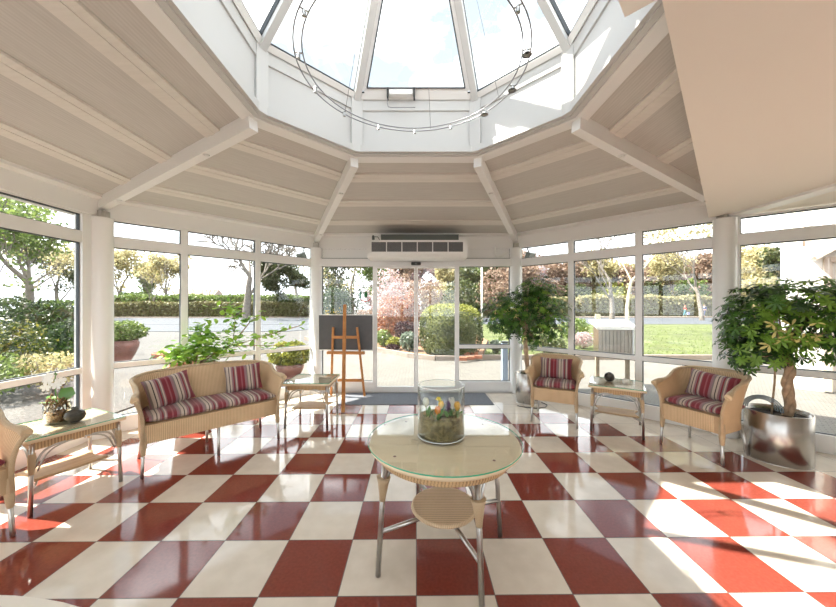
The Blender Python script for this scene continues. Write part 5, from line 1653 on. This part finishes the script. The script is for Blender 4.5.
# low shrubs along the far verge
for k, (px, D, w, h, mat, lab) in enumerate([
  (215, 60, 20, 14, 'yellow', 'bright yellow green shrub above the hedge in the middle left window'), (232, 58, 16, 15, 'tan', 'tan shrub beside the trunk of the big bare tree'),
  (170, 62, 26, 16, 'tan', 'tan shrub above the hedge in the left front window'), (130, 60, 30, 20, 'fresh', 'fresh green shrub above the hedge beside the left column'),
  (478, 50, 22, 12, 'olive', 'olive shrub row behind the dome bush'), (545, 56, 34, 22, 'brown', 'russet shrub above the beech hedge left of the mullion'),
  (576, 56, 26, 18, 'olive', 'green shrub above the beech hedge by the letterbox'), (610, 58, 30, 20, 'yellow', 'yellow green shrub above the beech hedge by the pale trunk'),
  (655, 58, 26, 20, 'olive', 'green shrub above the beech hedge left of the walkers'), (690, 58, 28, 22, 'fresh', 'fresh green shrub above the beech hedge over the walkers'),
  (640, 62, 40, 34, 'brown', 'tall russet shrub behind the beech hedge at the window mullion'), (560, 64, 40, 36, 'brown', 'tall russet shrub far behind the small potted tree'),
  (710, 60, 30, 30, 'brown', 'tall russet shrub beside the right column'), (515, 58, 30, 40, 'brown', 'tall russet shrub beside the front right post'),
  (440, 40, 40, 34, 'tan', 'tan shrub thicket behind the dome bush'), (420, 34, 46, 40, 'brown', 'russet thicket behind the door meeting stiles'), (462, 36, 44, 38, 'olive', 'olive thicket between dome bush and lamp mast'), (398, 36, 46, 44, 'brown', 'russet thicket behind the coral azaleas'), (332, 44, 44, 42, 'olive', 'olive thicket left behind the easel panel'), (500, 40, 40, 40, 'brown', 'russet thicket just left of the front right post'), (385, 44, 40, 36, 'pink', 'large pinkish shrub thicket behind the azaleas'), (350, 46, 50, 40, 'olive', 'large olive thicket behind the easel panel'),
  (755, 36, 40, 30, 'tan', 'tan shrub seen just right of the right column'), (785, 30, 30, 24, 'olive', 'green shrub above the large potted tree')]):
    w, h = (w * 1.35, h + 15) if px > 470 else (w * 1.15, h + 4)
    bush_at(px, 0, w, h, mat, lab, 'background_shrub', 2200 if px > 470 else 1600, (0.010 if px > 380 else 0.0075) * D, 'shrubs beyond the road', 200 + k, d=D)

# ------------------------------------------------------------------ far buildings and vehicles
def house(px, D, w, h, label, wall, roofc, rz=0, roof_h=2.0):
    t = thing('far_house', label, 'house', (ray(px, D), D, 0), rz)
    mb = MB(); mb.box((0, 0, h / 2), (w, 6, h)); mb.build('wall', plain('house_wall', wall, 0.9), t)
    mb = MB(); b = len(mb.v)
    for x in (-w / 2 - .4, w / 2 + .4):
        mb.v += [(x, -3.5, h), (x, 0, h + roof_h), (x, 3.5, h)]
    for q in ((0, 1, 2), (5, 4, 3), (0, 3, 4, 1), (1, 4, 5, 2), (2, 5, 3, 0)): mb.face([b + i for i in q])
    mb.build('roof', plain('house_roof', roofc, 0.8), t)
    k = max(2, int(w / 2.5))
    for q in range(k):
        mb = MB(); mb.box((-w / 2 + w * (q + .5) / k, -3.02, h * .55), (0.9, 0.1, 1.2)); mb.build('window', M['duct'], t)
house(198, 105, 12, 5.2, 'pale low house far off above the roadside hedge', srgb(205, 198, 186), srgb(150, 132, 120), rad(8))
house(583, 82, 11, 5.6, 'pale blue house behind the beech hedge above the letterbox', srgb(190, 205, 214), srgb(130, 124, 122), rad(-10))
house(690, 90, 16, 6.2, 'brown brick house behind the trees over the walkers', srgb(150, 104, 84), srgb(120, 90, 80), rad(-14))
house(500, 85, 14, 6.0, 'reddish brick house behind the front right post', srgb(160, 112, 92), srgb(124, 92, 82), rad(4))

def car(label, loc, rz, col, s=1.0):
    t = thing('parked_car', label, 'car', loc, rz, 'parked cars')
    prof = [(-2.1, .35), (-2.15, .75), (-1.95, .92), (-1.35, 1.0), (-0.75, 1.42), (0.75, 1.45), (1.55, 1.0), (2.05, .9), (2.15, .6), (2.1, .32)]
    mb = MB(); b = 0
    for y, k in ((-.85, 1), (.85, 1)):
        for x, z in prof: mb.v.append((x, y * (0.86 if z > 1.1 else 1), z))
    n = len(prof)
    mb.face(list(range(n))); mb.face(list(range(n, 2 * n))[::-1])
    for i in range(n): mb.face([i, n + i, n + (i + 1) % n, (i + 1) % n])
    mb.build('body', plain('car_paint', col, 0.2), t, bevel=0.05)
    g = MB()
    for sy in (-1, 1):
        g.slab([(-1.15, sy * .80, 1.0), (1.25, sy * .80, 1.0), (0.68, sy * .745, 1.38), (-0.7, sy * .745, 1.36)], (0, sy, 0.1), 0.02)
    g.slab([(1.50, -.70, 1.02), (1.50, .70, 1.02), (0.82, .64, 1.41), (0.82, -.64, 1.41)], (0.5, 0, 0.8), 0.02)
    g.slab([(-1.30, .70, 1.02), (-1.30, -.70, 1.02), (-0.80, -.64, 1.39), (-0.80, .64, 1.39)], (-0.6, 0, 0.7), 0.02)
    g.build('windows', M['dark'], t)
    for x in (-1.3, 1.3):
        for y in (-.82, .82):
            w = MB(); w.lathe([(0, -.09), (0.20, -.1), (0.31, -.08), (0.32, 0), (0.31, .08), (0.20, .1), (0, .09)], 18)
            w.build('wheel', M['dark'], t, loc=(x, y, .31), rot=(PI / 2, 0, 0))
    for y in (-.6, .6):
        l = MB(); l.box((2.11, y, .70), (0.06, .32, .14)); l.build('headlight', M['wax'], t)
car('dark blue parked car beyond the hedge next to the front left post', (ray(285, 43.5) , 47.5, 0.0), rad(-35), (0.03, 0.035, 0.05, 1))
car('silver parked car half hidden at the front left post', (ray(305, 49), 49.5, 0.0), rad(-80), (0.45, 0.50, 0.54, 1))
vn = thing('yellow_bin', 'yellow container on the road seen through the glass behind the easel', 'container', (ray(333, 26), 26, -0.03))
mb = MB(); mb.prism([(-.5, -.5), (.5, -.5), (.5, .5), (-.5, .5)], 0.15, 1.45); mb.build('body', plain('yellow_paint', srgb(226, 186, 60), .5), vn, bevel=.05)
mb = MB(); mb.prism([(-.55, -.55), (.55, -.55), (.55, .55), (-.55, .55)], [1.45] * 4, [1.5, 1.5, 1.65, 1.65]); mb.build('lid', M['duct'], vn)
for x in (-.4, .4):
    for y in (-.4, .4):
        mb = MB(); mb.lathe([(0, -.04), (.09, -.04), (.09, .04), (0, .04)], 12); mb.build('wheel', M['dark'], vn, loc=(x, y, .09), rot=(0, PI / 2, 0))

# white wing of the building with a gabled porch window on the right
bw = thing('building_wing', 'bright white rendered building wing outside on the far right', 'building', (6.95, 5.92, 0), rad(-45), None, 'structure')
mb = MB(); mb.box((4.0, 1.5, 3.0), (8.0, 3.0, 6.2)); mb.build('wall', plain('white_render', (0.86, 0.84, 0.80, 1), .9), bw)
FRM = plain('beige_window_frame', srgb(196, 176, 160), .5)
mb = MB()
for x in (0.36, 1.14): mb.box((x, -0.06, 1.15), (0.09, 0.12, 2.3))
mb.box((0.75, -0.06, 2.28), (0.86, .12, .09)); mb.build('door_frame', FRM, bw)
mb = MB(); mb.box((0.75, -0.02, 1.12), (0.70, .03, 2.24)); mb.build('door_panel', plain('pale_door', srgb(206, 196, 186), .35), bw)
mb = MB(); 
for s in (-1, 1): mb.bar((0.75 + s * .56, -0.22, 2.30), (0.75, -0.22, 2.72), 0.44, 0.07)
mb.build('porch_roof', FRM, bw)
mb = MB(); mb.tube([(0.10, -0.05, 3.2), (0.10, -0.05, 2.55)], 0.02, 6); mb.build('rain_pipe', FRM, bw)

# ------------------------------------------------------------------ two walkers beyond the road
def skin_body(name, joints, edges, mat, parent, sub=2):
    me = bpy.data.meshes.new(name); me.from_pydata([j[0] for j in joints], edges, []); me.materials.append(mat)
    o = bpy.data.objects.new(name, me); COL.objects.link(o); o.parent = parent
    sk = o.modifiers.new('skin', 'SKIN'); sv = me.skin_vertices.new() if not me.skin_vertices else me.skin_vertices[0]
    for i, j in enumerate(joints):
        me.skin_vertices[0].data[i].radius = (j[1], j[1] if len(j) < 3 else j[2]); me.skin_vertices[0].data[i].use_root = (i == 0)
    sk.use_smooth_shade = True
    ss = o.modifiers.new('soft', 'SUBSURF'); ss.levels = sub; ss.render_levels = sub
    return o
SKIN = plain('skin', srgb(214, 168, 140), .6)
def walker(label, loc, rz, top, legs, hair, bag=None, stride=0.22):
    t = thing('person', label, 'person', loc, rz)
    J = [((0, 0, .95), .14, .10), ((0, 0, 1.15), .13, .09), ((0, 0, 1.36), .16, .10), ((0, 0, 1.48), .055), ((0, -.02, 1.60), .085, .10), ((0, -.01, 1.70), .08, .09),
         ((.19, 0, 1.40), .055), ((.25, .05, 1.14), .042), ((.25, -.06, .92), .034), ((-.19, 0, 1.40), .055), ((-.25, -.05, 1.14), .042), ((-.24, -.20, .98), .034),
         ((.09, 0, .88), .088), ((.10, -stride * .6, .50), .062), ((.10, -stride * .8, .08), .042), ((.10, -stride - .12, .035), .038),
         ((-.09, 0, .88), .088), ((-.10, stride * .4, .50), .062), ((-.10, stride, .09), .042), ((-.10, stride - .14, .04), .038)]
    Eg = [(0, 1), (1, 2), (2, 3), (3, 4), (4, 5), (2, 6), (6, 7), (7, 8), (2, 9), (9, 10), (10, 11), (0, 12), (12, 13), (13, 14), (14, 15), (0, 16), (16, 17), (17, 18), (18, 19)]
    skin_body('body', J, Eg, SKIN, t)
    g = 0.018
    JT = [(J[0][0], .15 + g, .11 + g), (J[1][0], .13 + g, .09 + g), (J[2][0], .16 + g, .10 + g), ((0, 0, 1.44), .07)] + [(J[k][0], J[k][1] + g) for k in (6, 7)] + [((.25, -.03, .97), .05)] + [(J[k][0], J[k][1] + g) for k in (9, 10)] + [((-.242, -.17, 1.0), .05)]
    skin_body('jacket', JT, [(0, 1), (1, 2), (2, 3), (2, 4), (4, 5), (5, 6), (2, 7), (7, 8), (8, 9)], top, t)
    JL = [((0, 0, .96), .145, .11)] + [(J[k][0], J[k][1] + g) for k in (12, 13)] + [((.10, -stride * .8, .12), .06)] + [(J[k][0], J[k][1] + g) for k in (16, 17)] + [((-.10, stride * .95, .13), .06)]
    skin_body('trousers', JL, [(0, 1), (1, 2), (2, 3), (0, 4), (4, 5), (5, 6)], legs, t)
    mb = MB(); mb.lathe([(0, -.02), (.095, -.01), (.108, .05), (.09, .11), (.05, .135), (0, .14)], 16, c=(0, .012, 1.64)); mb.build('hair', hair, t)
    mb = MB(); mb.lathe([(0, 0), (.012, .005), (.006, .04), (0, .045)], 8, c=(0, -.115, 1.60)); mb.build('nose', SKIN, t)
    return t
WX, WD = ray(685, 45.8), 45.8
walker('person in a red jacket and teal trousers on the far sidewalk', (WX, WD, .06), rad(60), plain('red_cloth', srgb(200, 60, 50), .8), plain('teal_cloth', srgb(60, 120, 130), .8), plain('brown_hair', (0.05, .03, .02, 1), .6))
WX2, WD2 = ray(705, 45.8), 45.9
pr = walker('person in dark blue clothes with a pale backpack on the far sidewalk', (WX2, WD2, .06), rad(-70), plain('navy_cloth', srgb(50, 60, 100), .8), plain('dark_denim', srgb(58, 66, 92), .8), plain('dark_hair', (0.02, .015, .012, 1), .6))
bp_ = thing('backpack', 'pale backpack on the person in dark blue clothes', 'backpack', (WX2, WD2, .06), rad(-70))
mb = MB(); mb.box((0, .20, 1.22), (.32, .18, .44)); mb.build('bag', plain('pale_cloth', srgb(200, 200, 205), .8), bp_, bevel=.05)
mb = MB()
for x in (-.11, .11): mb.tube([(x, .13, 1.42), (x, .02, 1.50), (x, -.13, 1.40), (x, -.13, 1.15), (x, .1, 1.03)], .016, 6)
mb.build('strap', plain('strap_cloth', srgb(120, 120, 125), .8), bp_)
sb = thing('shopping_bag', 'pale shopping bag held by the person in red', 'bag', (WX + .26, WD - .25, .35))
mb = MB(); mb.prism([(-.16, -.07), (.16, -.07), (.16, .07), (-.16, .07)], 0, .38); mb.build('bag', plain('bag_blue', srgb(150, 150, 190), .7), sb)
mb = MB(); mb.tube(arc_pts((-.09, 0, .38), (.09, 0, .38), (0, 0, .18), 8), .01, 6); mb.build('handle', M['duct'], sb)

# ------------------------------------------------------------------ light, sky, camera
w = bpy.data.worlds.new('sky'); SC.world = w; w.use_nodes = True
nt = w.node_tree; bg = nt.nodes['Background']
tc = N(nt, 'ShaderNodeTexCoord'); mp = N(nt, 'ShaderNodeMapping'); mp.inputs['Scale'].default_value = (1.0, 1.0, 1.8)
mp.inputs['Location'].default_value = (0.9, 0.55, 0.2)
nt.links.new(tc.outputs['Generated'], mp.inputs[0])
nz = N(nt, 'ShaderNodeTexNoise'); nz.inputs['Scale'].default_value = 3.2; nz.inputs['Detail'].default_value = 8; nz.inputs['Roughness'].default_value = 0.55
nt.links.new(mp.outputs[0], nz.inputs['Vector'])
cl = ramp(nt, nz.outputs[0], [(0.44, (0, 0, 0, 1)), (0.60, (1, 1, 1, 1))])
sx = N(nt, 'ShaderNodeSeparateXYZ'); nt.links.new(tc.outputs['Generated'], sx.inputs[0])
blue = ramp(nt, sx.outputs[2], [(0.0, (0.60, 0.64, 0.68, 1)), (0.35, (0.20, 0.23, 0.258, 1)), (1.0, (0.140, 0.178, 0.218, 1))])
nt.links.new(mixc(nt, cl, blue, (0.955, 0.98, 1.0, 1)), bg.inputs[0])
bg.inputs[1].default_value = SKY
sd = bpy.data.lights.new('sun', 'SUN'); sd.energy = SUN; sd.angle = rad(0.6); sd.color = (1.0, 0.93, 0.82)
so = bpy.data.objects.new('sun', sd); COL.objects.link(so)
sv_ = Vector((-2.67, 0.435, 3.55))
so.rotation_euler = sv_.to_track_quat('Z', 'Y').to_euler(); so.location = (-12, 4, 16)

cam = bpy.data.cameras.new('camera'); co = bpy.data.objects.new('camera', cam); COL.objects.link(co)
cam.sensor_fit = 'HORIZONTAL'; cam.sensor_width = 36.0; cam.lens = F_PX / 836 * 36.0
cam.shift_y = 3.3 / 836; cam.shift_x = 2.0 / 836; cam.clip_start = 0.05; cam.clip_end = 500
co.location = (0, 0, EYE); co.rotation_euler = (PI / 2, 0, 0)
SC.camera = co
vs = SC.view_settings; vs.view_transform = 'Standard'; vs.look = 'None'; vs.gamma = 1.0; vs.use_curve_mapping = False
vs.exposure = EXPO
cy = SC.cycles
cy.max_bounces = 14; cy.diffuse_bounces = 7; cy.glossy_bounces = 6; cy.transmission_bounces = 6; cy.transparent_max_bounces = 40
cy.caustics_reflective = False; cy.caustics_refractive = False; cy.sample_clamp_indirect = 8.0
cy.use_denoising = True
